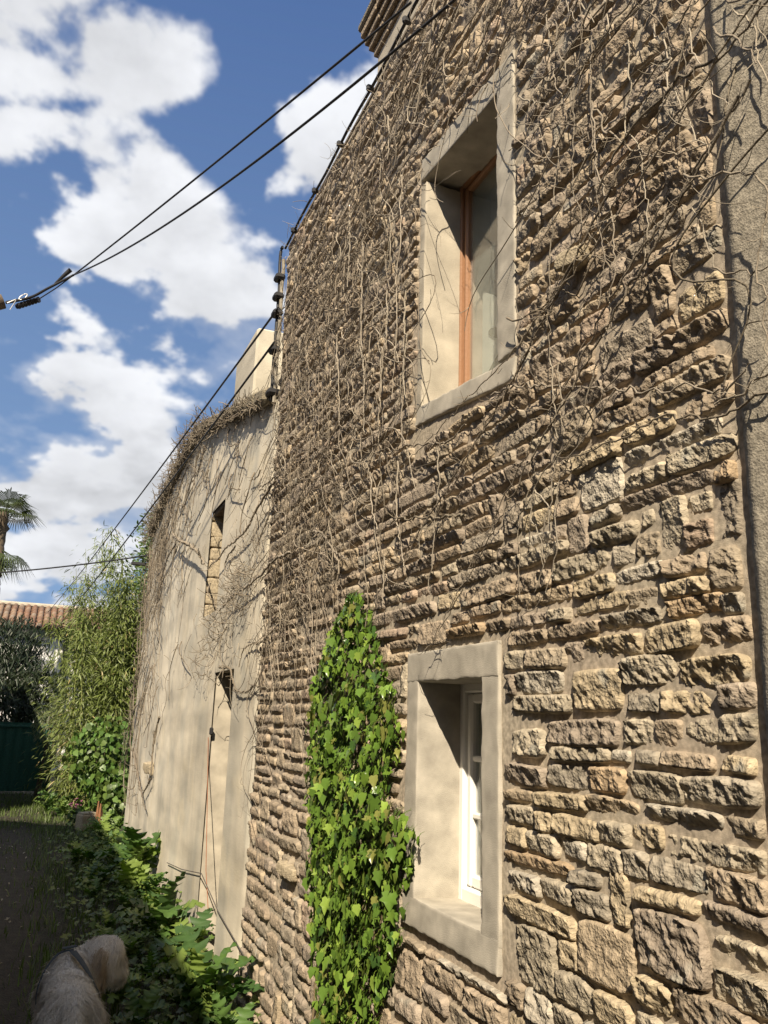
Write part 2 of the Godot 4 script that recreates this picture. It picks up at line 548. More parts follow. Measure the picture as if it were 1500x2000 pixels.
func window_box(parent: Node3D, r: Array, tilt_top: float, tilt_sill: float, lintel: float, sill: float, jamb_far: float, jamb_near: float, m: Material, inner: Material, depth := 0.34, front := -0.020) -> void:
	# lintel, two jambs and a sill round an opening; the far jamb and the soffit show their depth
	var z0: float = r[0]; var z1: float = r[1]; var y0: float = r[2]; var y1: float = r[3]
	var cx := (front + depth) * 0.5
	var sx := depth - front
	var zm := (z0 + z1) * 0.5
	hewn("lintel", parent, Vector3(cx, y1 - lintel * 0.5, zm), Vector3(sx, lintel, z1 - z0), m, Basis(Vector3.RIGHT, tilt_top))
	hewn("jamb", parent, Vector3(cx + 0.002, (y0 + y1) * 0.5 + (sill - lintel) * 0.5, z0 + jamb_far * 0.5), Vector3(sx, y1 - y0 - lintel - sill + 0.03, jamb_far), inner)
	hewn("jamb", parent, Vector3(cx + 0.002, (y0 + y1) * 0.5 + (sill - lintel) * 0.5, z1 - jamb_near * 0.5), Vector3(sx, y1 - y0 - lintel - sill + 0.03, jamb_near), m)
	var st := Basis(Vector3.RIGHT, tilt_sill) * Basis(Vector3.BACK, -0.05)
	hewn("sill", parent, Vector3(cx - 0.001, y0 + sill * 0.5, zm), Vector3(sx, sill, z1 - z0 - 0.004), m, st)

func build_house() -> void:
	var house := thing("stone_house", "tall rough stone house wall with two windows and a concrete corner pillar", "house")
	var core := MB.new()
	core.box(Vector3(3.4, 2.6, -1.0), Vector3(5.9, 5.2, 9.0), Color.WHITE)
	put_mb("core_wall", core, M.house_across, house)
	# mortar face, cut round the two windows
	var mb := MB.new()
	var lw := [LOW_WIN[0] + 0.03, LOW_WIN[1] - 0.03, LOW_WIN[2] + 0.03, LOW_WIN[3] - 0.03]
	var hw := [HIGH_WIN[0] + 0.02, HIGH_WIN[1] - 0.04, HIGH_WIN[2] + 0.06, HIGH_WIN[3] - 0.06]
	rough_patch(mb, Z_SEAM, Z_PILLAR + 0.05, -0.1, lw[2], 0.016, mortar_point)
	rough_patch(mb, Z_SEAM, lw[0], lw[2], lw[3], 0.02, mortar_point)
	rough_patch(mb, lw[1], Z_PILLAR + 0.05, lw[2], lw[3], 0.012, mortar_point)
	rough_patch(mb, Z_SEAM, Z_PILLAR + 0.05, lw[3], hw[2], 0.016, mortar_point)
	rough_patch(mb, Z_SEAM, hw[0], hw[2], hw[3], 0.025, mortar_point)
	rough_patch(mb, hw[1], Z_PILLAR + 0.05, hw[2], hw[3], 0.016, mortar_point)
	rough_patch(mb, Z_SEAM, Z_PILLAR + 0.05, hw[3], EAVE, 0.02, mortar_point)
	put_mb("mortar_wall", mb, M.mortar, house)
	# end wall above the lower roof, top slab and the pieces that close the wall's thickness
	boxed("end_wall", house, Vector3(0.228, 2.63, Z_SEAM + 0.03), Vector3(0.44, EAVE - 0.02, 0.06), M.mortar, 0.004, Basis.IDENTITY, Color(0.33, 0.26, 0.19))
	boxed("wall_top", house, Vector3(0.22, EAVE + 0.012, (Z_SEAM + 3.0) * 0.5), Vector3(0.46, 0.05, 3.0 - Z_SEAM), M.mortar, 0.015, Basis.IDENTITY, Color(0.28, 0.23, 0.17))
	var roof := MB.new()
	roof.poly([Vector3(0.30, EAVE + 0.03, Z_SEAM + 0.02), Vector3(0.30, EAVE + 0.03, 3.5), Vector3(3.4, EAVE + 1.1, 3.5), Vector3(3.4, EAVE + 1.1, Z_SEAM + 0.02)], Vector3(2, 0, -1), Color(0.30, 0.16, 0.09))
	roof.poly([Vector3(6.5, EAVE + 0.03, Z_SEAM + 0.02), Vector3(6.5, EAVE + 0.03, 3.5), Vector3(3.4, EAVE + 1.1, 3.5), Vector3(3.4, EAVE + 1.1, Z_SEAM + 0.02)], Vector3(2, 0, -1), Color(0.30, 0.16, 0.09))
	put_mb("roof", roof, M.tile, house)
	# concrete pillar at the near corner
	var pm := MB.new()
	rough_patch(pm, Z_PILLAR, -0.2, -0.1, EAVE, 0.02, func(q: MB, z: float, y: float) -> void:
		var a := nA.get_noise_3d(z, y, 55.0)
		var edge := smooth(Z_PILLAR, Z_PILLAR + 0.02, z + 0.012 * nC.get_noise_2d(y * 6.0, 3.0))
		q.v.append(Vector3(0.012 - 0.034 * edge - 0.004 * a, y, z + 0.010 * nC.get_noise_2d(y * 3.0, z)))
		var t := 0.92 + 0.18 * a
		var c := Color(0.54, 0.48, 0.38).lerp(Color(0.44, 0.40, 0.32), smooth(0.0, 0.6, nD.get_noise_3d(z * 0.4, y * 0.3, 8.0)))
		q.c.append(Color(c.r * t, c.g * t, c.b * t)))
	var rc: StandardMaterial3D = M.roughcast.duplicate()
	rc.albedo_color = Color.WHITE
	rc.vertex_color_use_as_albedo = true
	put_mb("pillar", pm, rc, house)
	boxed("near_wall", house, Vector3(0.228, 2.63, 1.4), Vector3(0.43, 5.24, 3.2), M.roughcast, 0.0)
	# stones, the largest in view one by one
	var rects := lay_courses()
	for r in rects:
		var c := Vector3(0, (r[2] + r[3]) * 0.5, (r[0] + r[1]) * 0.5)
		var d := c - Vector3(-D, H, 0)
		var p := pixel(c)
		var seen := 1.0 if p.x > -20 and p.x < 1520 and p.y > -20 and p.y < 2020 else 0.01
		if p.x > 610 and p.x < 800 and p.y > 1300: seen = 0.2
		r.append((r[1] - r[0]) * (r[3] - r[2]) / pow(d.length(), 3) * seen)
	rects.sort_custom(func(a, b): return a[4] > b[4])
	var rest := MB.new()
	for k in rects.size():
		var z: float = rects[k][1]
		var cell := clampf(0.0030 * Vector3(D, (rects[k][2] - H), z).length(), 0.0052, 0.014)
		if k < 296:
			var one := MB.new()
			add_stone(one, rects[k], cell)
			put_mb("stone", one, M.stone, house)
		else:
			add_stone(rest, rects[k], cell)
	var rs := put_mb("stone_courses", rest, M.stone, house)
	rs.set_meta("kind", "stuff")
	# a jutting stone, and a lower one added so its shadow reads as a hole
	for q in [[1122, 512, 0.16, 0.055, 0.11], [566, 1700, 0.15, 0.06, 0.20]]:
		hewn("jutting_shadow_stone", house, wall_at(q[0], q[1]) + Vector3(0.015, 0, 0), Vector3(q[2], q[3], q[4]), M.pale_stone, Basis(Vector3.RIGHT, 0.12) * Basis(Vector3.UP, 0.2), 0.02)
	# small lower window
	var w := node("window", house)
	w.set_meta("label", "small window with white casement in a plain cement surround")
	window_box(w, LOW_WIN, 0.0, 0.0, 0.115, 0.10, 0.105, 0.11, M.cement, M.cement, 0.36)
	casement(w, -2.972, -2.452, 1.12, 1.915, 0.165, M.white_paint, 0.040, 0.036, 2)
	boxed("dark_backing", w, Vector3(0.33, 1.52, -2.71), Vector3(0.02, 0.95, 0.62), M.dark_backing, 0.0)  # flat dark panel in place of the interior gloom
	# upper window
	var u := node("window", house)
	u.set_meta("label", "upper window with brown wooden frame deep in a pale reveal")
	window_box(u, HIGH_WIN, 0.10, 0.12, 0.115, 0.085, 0.055, 0.125, M.cement, M.reveal, 0.36, -0.014)
	casement(u, -3.02, -2.36, 2.98, 4.20, 0.165, M.brown_wood, 0.026, 0.026, 0)
	boxed("dark_backing", u, Vector3(0.345, 3.6, -2.69), Vector3(0.02, 1.4, 0.74), M.dark_backing, 0.0)  # same dark panel, the interior gloom put into its colour
	boxed("net_curtain", u, Vector3(0.30, 3.58, -2.66), Vector3(0.006, 1.2, 0.60), M.net, 0.0)
	var pc := MB.new()
	var pts := []
	for q in [[-2.98, 2.96], [-2.60, 2.96], [-2.60, 3.14], [-2.63, 3.26], [-2.69, 3.38], [-2.78, 3.50], [-2.89, 3.60], [-2.98, 3.66]]: pts.append(Vector3(0.27, q[1], q[0]))
	pc.poly(pts, Vector3(2, 3, -2.7), Color.WHITE)
	var back := []
	for q in pts: back.append(q + Vector3(0.006, 0, 0))
	pc.poly(back, Vector3(-2, 3, -2.7), Color.WHITE)
	for k in pts.size():
		var k1 := (k + 1) % pts.size()
		pc.poly([pts[k], pts[k1], back[k1], back[k]], Vector3(0.273, 3.2, -2.8), Color.WHITE)
	put_mb("pale_sheet", pc, M.paper, u)  # pale shape with a curved edge behind the glass
	for q in [[Vector3(0.266, 3.40, -2.855), 0.5, 0.075], [Vector3(0.266, 3.24, -2.87), -0.55, 0.10]]:
		var lm := MB.new()
		var ring := []
		for k in 10:
			var a := TAU * k / 10.0
			ring.append(q[0] + Basis(Vector3.RIGHT, q[1]) * Vector3(0, sin(a) * q[2] * 0.32, cos(a) * q[2]))
		lm.poly(ring, Vector3(2, 3, -2.7), Color.WHITE)
		put_mb("leaf_motif", lm, M.motif, u)
	# chimney over the eave with its corbelled brick cap
	var ch := node("chimney", house)
	boxed("shaft", ch, Vector3(0.33, 5.42, -3.30), Vector3(0.60, 0.36, 1.08), M.reveal, 0.012)
	var steps := [[5.61, 0.055, 0.02], [5.665, 0.05, 0.045], [5.715, 0.05, 0.065], [5.775, 0.06, 0.085]]
	for q in steps:
		var n := 5
		for k in n:
			var zc := lerpf(-3.84 - q[2], -2.76 + q[2], (k + 0.5) / n)
			boxed("brick", ch, Vector3(0.33, q[0], zc), Vector3(0.60 + q[2] * 2.0, q[1] - 0.006, (1.08 + q[2] * 2.0) / n - 0.008), M.brick, 0.006, Basis(Vector3.UP, rng.randf_range(-0.012, 0.012)))
	boxed("cap", ch, Vector3(0.33, 5.83, -3.30), Vector3(0.80, 0.05, 1.28), M.lichen_stone, 0.012)

func casement(parent: Node3D, z0: float, z1: float, y0: float, y1: float, x: float, m: Material, outer: float, stile: float, bars: int) -> void:
	var f := MB.new()
	var zc := (z0 + z1) * 0.5
	var yc := (y0 + y1) * 0.5
	for s in [[Vector3(x + 0.03, yc, z0 + outer * 0.5), Vector3(0.06, y1 - y0, outer)], [Vector3(x + 0.03, yc, z1 - outer * 0.5), Vector3(0.06, y1 - y0, outer)],
			[Vector3(x + 0.031, y1 - outer * 0.5, zc), Vector3(0.058, outer, z1 - z0 - outer * 2.0)], [Vector3(x + 0.031, y0 + outer * 0.7, zc), Vector3(0.07, outer * 1.4, z1 - z0 - outer * 2.0)]]:
		f.box(s[0], s[1], Color.WHITE, 0.006)
	put_mb("frame", f, m, parent)
	var a0 := z0 + outer + 0.003; var a1 := z1 - outer - 0.003
	var b0 := y0 + outer * 1.4 + 0.003; var b1 := y1 - outer - 0.003
	var g := MB.new()
	var ym := (b0 + b1) * 0.5
	for s in [[Vector3(x + 0.032, ym, a0 + stile * 0.5), Vector3(0.036, b1 - b0, stile)], [Vector3(x + 0.032, ym, a1 - stile * 0.5), Vector3(0.036, b1 - b0, stile)],
			[Vector3(x + 0.033, b1 - stile * 0.5, zc), Vector3(0.034, stile, a1 - a0 - stile * 2.0)], [Vector3(x + 0.033, b0 + stile * 0.6, zc), Vector3(0.034, stile * 1.2, a1 - a0 - stile * 2.0)]]:
		g.box(s[0], s[1], Color.WHITE, 0.008)
	put_mb("sash", g, m, parent)
	var step := (b1 - b0 - stile * 2.2) / (bars + 1)
	for k in bars:
		boxed("glazing_bar", parent, Vector3(x + 0.033, b0 + stile * 1.2 + step * (k + 1), zc), Vector3(0.026, 0.022, a1 - a0 - stile * 2.0 + 0.004), m, 0.005)
	for k in bars + 1:
		var lo := b0 + stile * 1.2 + step * k + (0.011 if k > 0 else 0.0)
		var hi := b0 + stile * 1.2 + step * (k + 1) - (0.011 if k < bars else 0.0)
		boxed("pane", parent, Vector3(x + 0.036, (lo + hi) * 0.5, zc), Vector3(0.004, hi - lo, a1 - a0 - stile * 2.0), M.glass, 0.0)

# ---------------------------------------------------------------- the rendered building beyond
const Z_END := -13.0
func annex_top(z: float) -> float:
	if z > -9.0: return lerpf(4.02, 4.86, (Z_SEAM - z) / (9.0 + Z_SEAM))
	if z > -11.2: return lerpf(4.86, 4.78, (-9.0 - z) / 2.2)
	return lerpf(4.78, 4.45, (-11.2 - z) / 1.8)

func plaster_point(mb: MB, z: float, y: float) -> void:
	var a := nC.get_noise_3d(z * 1.6, y * 1.2, 20.0)
	var b := nA.get_noise_3d(z * 0.5, y * 0.5, 90.0)
	var edge := smooth(Z_SEAM + 0.0, Z_SEAM - 0.02, z + 0.02 * nC.get_noise_2d(y * 5.0, 1.0))
	mb.v.append(Vector3(0.0 - 0.016 * edge - 0.010 * a - 0.0012 * b, y, z))
	var streak := nD.get_noise_3d(z * 0.55, y * 0.05, 33.0) * 0.5 + nC.get_noise_3d(z * 8.0, y * 0.8, 60.0) * 0.7
	var c := Color(0.80, 0.72, 0.575)
	c = c.lerp(Color(0.45, 0.425, 0.36), clampf(streak * 1.9 - 0.02, 0.0, 1.0) * 0.75)
	c = c.lerp(Color(0.58, 0.55, 0.465), smooth(-0.1, 0.5, nD.get_noise_3d(z * 0.25, y * 0.2, 4.0)) * 0.7)
	c = c.lerp(Color(0.76, 0.67, 0.50), smooth(0.1, 0.6, nD.get_noise_3d(z * 0.3, y * 0.3, 14.0)) * 0.6)
	var t := 1.0 + 0.10 * b
	mb.c.append(Color(c.r * t, c.g * t, c.b * t))

func build_annex() -> void:
	var an := thing("rendered_building", "lower grey rendered building joined to the stone house, with a blind doorway and slit window", "building")
	var door := [-7.03, -6.30, 0.0, 2.115]
	var slit := [-7.88, -7.24, 2.66, 3.68]
	var mb := MB.new()
	var ymid := 3.70
	var c := 0.035
	rough_patch(mb, Z_END, slit[0], -0.1, ymid, c, plaster_point)
	rough_patch(mb, slit[0], slit[1], -0.1, slit[2], c, plaster_point)
	rough_patch(mb, slit[0], slit[1], slit[3], ymid, 0.02, plaster_point)
	rough_patch(mb, slit[1], door[0], -0.1, ymid, c, plaster_point)
	rough_patch(mb, door[0], door[1], door[3], ymid, c, plaster_point)
	rough_patch(mb, door[1], Z_SEAM + 0.02, -0.1, ymid, c, plaster_point)
	rough_patch(mb, Z_END, Z_SEAM + 0.02, 0.0, 1.0, c, func(q: MB, z: float, f: float) -> void:
		plaster_point(q, z, lerpf(ymid, annex_top(z), f)))
	put_mb("rendered_wall", mb, M.plaster, an)
	# coping along the sloping top: rough stones, one by one
	var z := Z_SEAM - 0.06
	while z > Z_END:
		var l := rng.randf_range(0.22, 0.42)
		var z2 := maxf(z - l, Z_END - 0.02)
		var ya := annex_top(z); var yb := annex_top(z2)
		boxed("coping_stone", an, Vector3(0.18, (ya + yb) * 0.5 + 0.035, (z + z2) * 0.5), Vector3(0.58, rng.randf_range(0.10, 0.14), z - z2 - 0.012), M.lichen_stone, 0.03, Basis(Vector3.RIGHT, atan2(yb - ya, z - z2) + rng.randf_range(-0.03, 0.03)))
		z = z2
	boxed("end_wall", an, Vector3(2.2, 2.2, Z_END + 0.06), Vector3(4.38, 4.4, 0.12), M.plaster, 0.0, Basis.IDENTITY, Color(0.80, 0.72, 0.575))
	var core := MB.new()
	core.box(Vector3(2.5, 1.95, -9.3), Vector3(4.1, 3.9, 7.2), Color.WHITE)
	put_mb("core_wall", core, M.house_across, an)
	# blind doorway
	var d := node("doorway", an)
	boxed("jamb", d, Vector3(0.19, 1.05, door[0] - 0.03), Vector3(0.39, 2.2, 0.06), M.reveal, 0.004)
	boxed("jamb", d, Vector3(0.19, 1.05, door[1] + 0.03), Vector3(0.39, 2.2, 0.06), M.reveal, 0.004)
	boxed("soffit", d, Vector3(0.19, door[3] + 0.04, -6.665), Vector3(0.39, 0.08, 0.85), M.reveal, 0.004)
	for k in 5:
		boxed("plank", d, Vector3(0.34 + 0.002 * (k % 2), 1.05, lerpf(door[0], door[1], (k + 0.5) / 5.0)), Vector3(0.03, 2.14, 0.14), M.old_wood, 0.004)
	# slit window: stones show where the render ends, a timber spans the top
	var s := node("slit_window", an)
	boxed("lintel", s, Vector3(0.14, slit[3] + 0.02, -7.56), Vector3(0.28, 0.10, 0.82), M.old_wood, 0.012, Basis(Vector3.RIGHT, 0.0))
	boxed("back_wall", s, Vector3(0.35, 3.15, -7.56), Vector3(0.03, 1.3, 0.9), M.house_across, 0.0)
	for side in [slit[0], slit[1]]:
		var y: float = slit[2] - 0.03
		while y < slit[3] - 0.02:
			var h := minf(rng.randf_range(0.10, 0.19), slit[3] - 0.01 - y)
			var o: float = -0.07 if side == slit[0] else 0.07
			hewn("stone", s, Vector3(0.165 + rng.randf_range(-0.006, 0.006), y + h * 0.5, side + o + rng.randf_range(-0.012, 0.012)), Vector3(0.34, h - 0.008, 0.15), M.pale_stone, Basis(Vector3.UP, rng.randf_range(-0.04, 0.04)), 0.022)
			y += h
		boxed("jamb", s, Vector3(0.185, 3.16, side + (-0.07 if side == slit[0] else 0.07)), Vector3(0.32, 1.06, 0.12), M.reveal, 0.0)
	boxed("sill", s, Vector3(0.15, slit[2] - 0.04, -7.56), Vector3(0.32, 0.08, 0.80), M.lichen_stone, 0.02)
	# chimney
	var ch := node("chimney", an)
	var cm := MB.new()
	cm.box(Vector3(0.56, 4.62, -7.08), Vector3(1.06, 1.0, 0.86), Color(0.66, 0.60, 0.48), 0.02)
	put_mb("shaft", cm, M.plaster, ch)
	# a stone left standing proud
	var p := wall_at(297, 1499)
	hewn("corbel_stone", an, Vector3(-0.01, p.y, p.z), Vector3(0.17, 0.13, 0.20), M.pale_stone, Basis(Vector3.UP, 0.3) * Basis(Vector3.BACK, 0.2), 0.035)

func stone_lump(mb: MB, at: Vector3, half: Vector3, col: Color, seed_: float) -> void:
	var nu := 14; var nv := 9
	var b := mb.v.size()
	for j in nv + 1:
		var th := PI * j / nv
		for k in nu + 1:
			var ph := TAU * (k % nu) / nu
			var d := Vector3(sin(th) * cos(ph), cos(th), sin(th) * sin(ph))
			var r := 1.0 + 0.22 * nC.get_noise_3d(d.x * 14.0 + seed_ * 7.0, d.y * 14.0, d.z * 14.0)
			var m := maxf(absf(d.x), maxf(absf(d.y), absf(d.z)))
			mb.v.append(at + d * half * r * lerpf(1.0, 1.0 / m, 0.45)); mb.c.append(col)
	mb.lattice(b, nu, nv, true)

# ---------------------------------------------------------------- dry creepers
func creeper_color(pale := 0.0) -> Color:
	var c := Color(0.165, 0.135, 0.10).lerp(Color(0.50, 0.44, 0.35), clampf(pale + rng.randf_range(-0.15, 0.25), 0.0, 1.0))
	var t := rng.randf_range(0.8, 1.2)
	return Color(c.r * t, c.g * t, c.b * t)

func refine(p: PackedVector3Array, step: float, wiggle: float) -> PackedVector3Array:
	var curve := Curve3D.new()
	curve.bake_interval = step
	for k in p.size():
		var t: Vector3 = (p[mini(k + 1, p.size() - 1)] - p[maxi(k - 1, 0)]) * 0.18
		curve.add_point(p[k], -t, t)
	var out := curve.get_baked_points()
	var off := rng.randf() * 500.0
	for k in out.size():
		out[k] += Vector3(0.25 * nC.get_noise_2d(k * 2.3, off), nC.get_noise_2d(k * 2.6, off + 50.0), nC.get_noise_2d(k * 2.6, off + 90.0)) * wiggle
	return out

func twig(mb: MB, at: Vector3, dir: Vector3, l: float, r: float, col: Color) -> void:
	var p := PackedVector3Array([at])
	var d := dir.normalized()
	var bend := Vector3(rng.randf_range(-0.5, 0.3), rng.randf_range(-0.3, 1.0), rng.randf_range(-0.8, 0.8)) * 0.55
	bend += Vector3(rng.randf_range(-0.4, 0.4), rng.randf_range(-0.3, 0.5), rng.randf_range(-0.6, 0.6))
	var n := 4
	for k in n:
		at += d * (l / n)
		p.append(at)
		d = (d + bend).normalized()
	mb.tube(p, r, r * 0.55, 3, col)

func strand(stems: MB, twigs: MB, start: Vector3, l: float, r: float, sway: float, col: Color, twig_every: float, twig_len: float, floor_y := -1.0) -> void:
	var p := PackedVector3Array([start])
	var at := start
	var dir := Vector3(0, -1, rng.randf_range(-0.5, 0.5)).normalized()
	var step := 0.045
	var off := rng.randf() * 900.0
	var gone := 0.0
	var next := rng.randf() * twig_every
	while gone < l and at.y > floor_y:
		var w := nC.get_noise_2d(gone * 14.0, off) * sway
		dir = (dir + Vector3(0, -0.10, w)).normalized()
		var x := -0.022 - 0.026 * (0.5 + 0.5 * nC.get_noise_2d(gone * 9.0, off + 300.0))
		at += dir * step
		at.x = lerpf(at.x, start.x + x, 0.5)
		p.append(at)
		gone += step
		next -= step
		if next < 0.0:
			next = twig_every * rng.randf_range(0.4, 1.6)
			twig(twigs, at, Vector3(rng.randf_range(-1.0, -0.1), rng.randf_range(-0.7, 0.8), rng.randf_range(-1.0, 1.0)), twig_len * rng.randf_range(0.4, 1.5), r * 0.6, creeper_color(0.15))
	stems.tube(p, r, r * 0.6, 4, col)

func house_cover(z: float, y: float) -> float:
	# how thickly the creeper covers the stone wall: dense at the far upper part, thin towards the pillar, bare below
	var low := lerpf(1.85, 2.75, smooth(-4.6, -2.6, z))
	var v := smooth(low, low + 0.7, y + 0.35 * nC.get_noise_2d(z * 1.6, y * 1.2))
	var side := lerpf(1.0, 0.34, smooth(-4.2, -2.4, z))
	return v * lerpf(side, 1.0, smooth(4.0, 4.9, y) * 0.7)

func in_window(z: float, y: float) -> bool:
	return z > HIGH_WIN[0] - 0.02 and z < HIGH_WIN[1] + 0.0 and y > HIGH_WIN[2] + 0.05 and y < HIGH_WIN[3] - 0.12

func traced(parent: Node3D, list: Array, ox: float, oy: float, k: float, r: float, pale: float, x := -0.045) -> void:
	for poly_ in list:
		var p := PackedVector3Array()
		for q in poly_: p.append(wall_at(ox + q[0] / k, oy + q[1] / k, x))
		var far := absf(p[0].z)
		var mb := MB.new()
		var run := refine(p, 0.03, 0.016)
		var thick := r * clampf(far / 2.6, 0.75, 2.2) * rng.randf_range(0.75, 1.15)
		var col := creeper_color(pale * 0.62)
		mb.tube(run, thick, thick * 0.55, 6, col, true)
		for at in range(2, run.size() - 1):
			if rng.randf() < 0.20: twig(mb, run[at], Vector3(rng.randf_range(-0.8, 0.1), rng.randf_range(-0.8, 0.5), rng.randf_range(-1, 1)), rng.randf_range(0.02, 0.10), thick * 0.45, col)
		put_mb("stem", mb, M.creeper, parent)

func build_creepers() -> void:
	var cr := thing("dry_creeper", "leafless grey creeper hanging over the upper stone wall round the brown window", "creeper")
	traced(cr, [[[390, 60], [415, 260], [440, 400], [490, 540]], [[425, 90], [470, 290], [510, 440], [525, 600], [520, 800], [530, 950], [570, 1080], [640, 1170]],
		[[610, 180], [605, 400], [615, 650], [630, 850], [655, 1100], [665, 1300], [640, 1500]], [[610, 480], [640, 830], [700, 1000], [715, 1250], [695, 1500], [680, 1700]],
		[[790, 190], [800, 400], [780, 500], [780, 630], [850, 720], [870, 900], [880, 1100], [860, 1300]], [[910, 120], [970, 230], [990, 320], [960, 350], [1020, 470], [1080, 570], [1110, 650], [1160, 700]],
		[[1075, 140], [1110, 260], [1170, 350], [1210, 430], [1290, 500]], [[1310, 20], [1400, 140], [1420, 280], [1460, 350], [1500, 440]], [[1420, 0], [1420, 120], [1470, 190], [1460, 300]],
		[[440, 640], [450, 760], [435, 900], [425, 1000]], [[425, 1080], [405, 1260], [410, 1400], [400, 1600], [410, 1750]], [[480, 0], [530, 80], [590, 110]], [[560, 0], [600, 60], [630, 95]], [[690, 60], [700, 180]],
		[[1075, 1010], [1150, 1100], [1190, 1230], [1200, 1290]], [[260, 470], [330, 490], [400, 480]]], 900, 0, 2.5, 0.0034, 0.75, -0.05)
	traced(cr, [[[1060, 840], [1200, 855], [1300, 830], [1400, 840], [1450, 900], [1460, 1000], [1440, 1150], [1410, 1320], [1450, 1450], [1450, 1600], [1465, 1740]], [[1190, 140], [1300, 160], [1370, 220], [1420, 290]]], 900, 0, 2.5, 0.0046, 0.45, -0.085)
	traced(cr, [[[630, 520], [680, 620], [760, 690], [860, 735], [1000, 750], [1160, 700]], [[1200, 1290], [1300, 1320], [1400, 1320], [1500, 1280]], [[390, 610], [480, 600], [560, 620], [610, 660]]], 900, 0, 2.5, 0.004, 0.2, -0.05)
	traced(cr, [[[1560, 100], [1430, 190], [1310, 240], [1200, 290], [1080, 305], [1020, 315], [930, 300], [760, 380], [620, 450], [500, 490], [390, 540]], [[1560, 10], [1430, 90], [1290, 190], [1180, 240]],
		[[0, 190], [100, 150], [300, 140], [500, 150], [700, 160], [900, 160], [1050, 140], [1190, 160], [1290, 100], [1360, 10]]], 950, 700, 2.727, 0.0042, 0.3, -0.045)
	traced(cr, [[[560, 20], [500, 200], [440, 400], [350, 520], [320, 700], [290, 850], [270, 1000], [280, 1100]], [[650, 150], [560, 300], [470, 430], [380, 580], [340, 800], [345, 1000], [310, 1150], [250, 1300], [150, 1370]],
		[[380, 480], [250, 640], [205, 800], [230, 900], [270, 960], [270, 1100], [240, 1200], [190, 1330]], [[200, 690], [150, 870], [140, 1080], [150, 1300]], [[310, 0], [330, 200], [340, 420]], [[350, 20], [370, 250], [380, 400]], [[700, 40], [600, 160], [500, 320]], [[230, 700], [290, 780], [300, 880]]], 950, 700, 2.727, 0.0034, 0.5, -0.05)
	traced(cr, [[[1110, -30], [1080, 230], [1050, 320], [1030, 430], [1005, 560]]], 400, 0, 2.5, 0.006, 0.95, -0.07)
	traced(cr, [[[690, 1030], [690, 1200], [680, 1400]], [[755, 1160], [750, 1400], [745, 1600], [755, 1750], [760, 1950]], [[950, 830], [935, 1000], [940, 1150], [915, 1350], [920, 1500], [910, 1700], [890, 1950]],
		[[885, 1050], [890, 1200], [880, 1300]], [[630, 1630], [625, 1750], [610, 1830]], [[960, 1420], [955, 1600], [965, 1650], [950, 1800], [960, 1950]], [[870, 1400], [870, 1600], [840, 1850], [835, 1990]], [[875, 560], [880, 700], [870, 780]]], 400, 0, 2.5, 0.0036, 0.75, -0.06)
	traced(cr, [[[940, 450], [965, 600], [960, 750], [965, 940]], [[820, 420], [825, 530], [830, 700], [835, 880]], [[1060, 480], [1050, 700], [1040, 950], [1070, 1080]], [[1175, 440], [1170, 700], [1160, 850], [1165, 980]],
		[[1140, 1100], [1135, 1350], [1150, 1500], [1180, 1680]], [[1340, 960], [1360, 1150], [1335, 1400], [1325, 1600], [1290, 1800]], [[1070, 1600], [1065, 1750], [1060, 1860]], [[1000, 1150], [1000, 1300], [1030, 1450]], [[1260, 1420], [1250, 1600]]], 350, 500, 2.727, 0.0034, 0.7, -0.06)
	traced(cr, [[[1500, 890], [1400, 980], [1230, 1000], [1100, 1030], [980, 1040]], [[1500, 1370], [1300, 1390], [1160, 1400], [1080, 1430]], [[700, 1470], [740, 1475], [800, 1560], [880, 1620]], [[800, 1580], [830, 1640], [815, 1760]]], 350, 500, 2.727, 0.0055, 0.15, -0.06)
	var stems := MB.new()
	var twigs := MB.new()
	var tries := 0
	var made := 0
	while made < 290 and tries < 9000:
		tries += 1
		var z := rng.randf_range(Z_SEAM + 0.02, -0.9)
		var y := rng.randf_range(2.0, EAVE + 0.05)
		if rng.randf() > house_cover(z, y) or in_window(z, y): continue
		var l := rng.randf_range(0.3, 1.9) * (1.0 if z < -3.1 else 0.7)
		if z > HIGH_WIN[0] - 0.04 and z < HIGH_WIN[1] and y > HIGH_WIN[3] - 0.14: l = minf(l, y - HIGH_WIN[3] + 0.22)
		strand(stems, twigs, Vector3(rng.randf_range(-0.03, -0.005), y, z), l, rng.randf_range(0.0014, 0.0038), 1.5, creeper_color(0.4 if rng.randf() < 0.3 else 0.0), 0.22, 0.06)
		made += 1
	# long stems that arch across the upper wall from the pillar side
	for k in 34:
		var a := Vector3(0, rng.randf_range(3.1, 5.2), rng.randf_range(-2.6, -0.7))
		var reach := rng.randf_range(0.7, 2.2)
		var fall := reach * rng.randf_range(0.25, 0.75)
		var bow := rng.randf_range(-0.12, 0.22)
		var p := PackedVector3Array()
		for q in 8:
			var t := q / 7.0
			var z := a.z - reach * t
			var y := a.y - fall * t + bow * sin(PI * t)
			if in_window(z, y) or in_window(z - 0.1, y): break
			p.append(Vector3(-0.045 - 0.02 * rng.randf(), y, z))
		if p.size() < 4: continue
		var am := MB.new()
		var run := refine(p, 0.03, 0.016)
		var col := creeper_color(0.0)
		am.tube(run, rng.randf_range(0.0030, 0.0048), 0.0016, 6, col, true)
		for at in range(1, run.size() - 1):
			if rng.randf() < 0.28: twig(am, run[at], Vector3(rng.randf_range(-0.6, 0.1), rng.randf_range(-1.0, 0.6), rng.randf_range(-1, 1)), rng.randf_range(0.03, 0.12), 0.0015, col)
		put_mb("stem", am, M.creeper, cr)
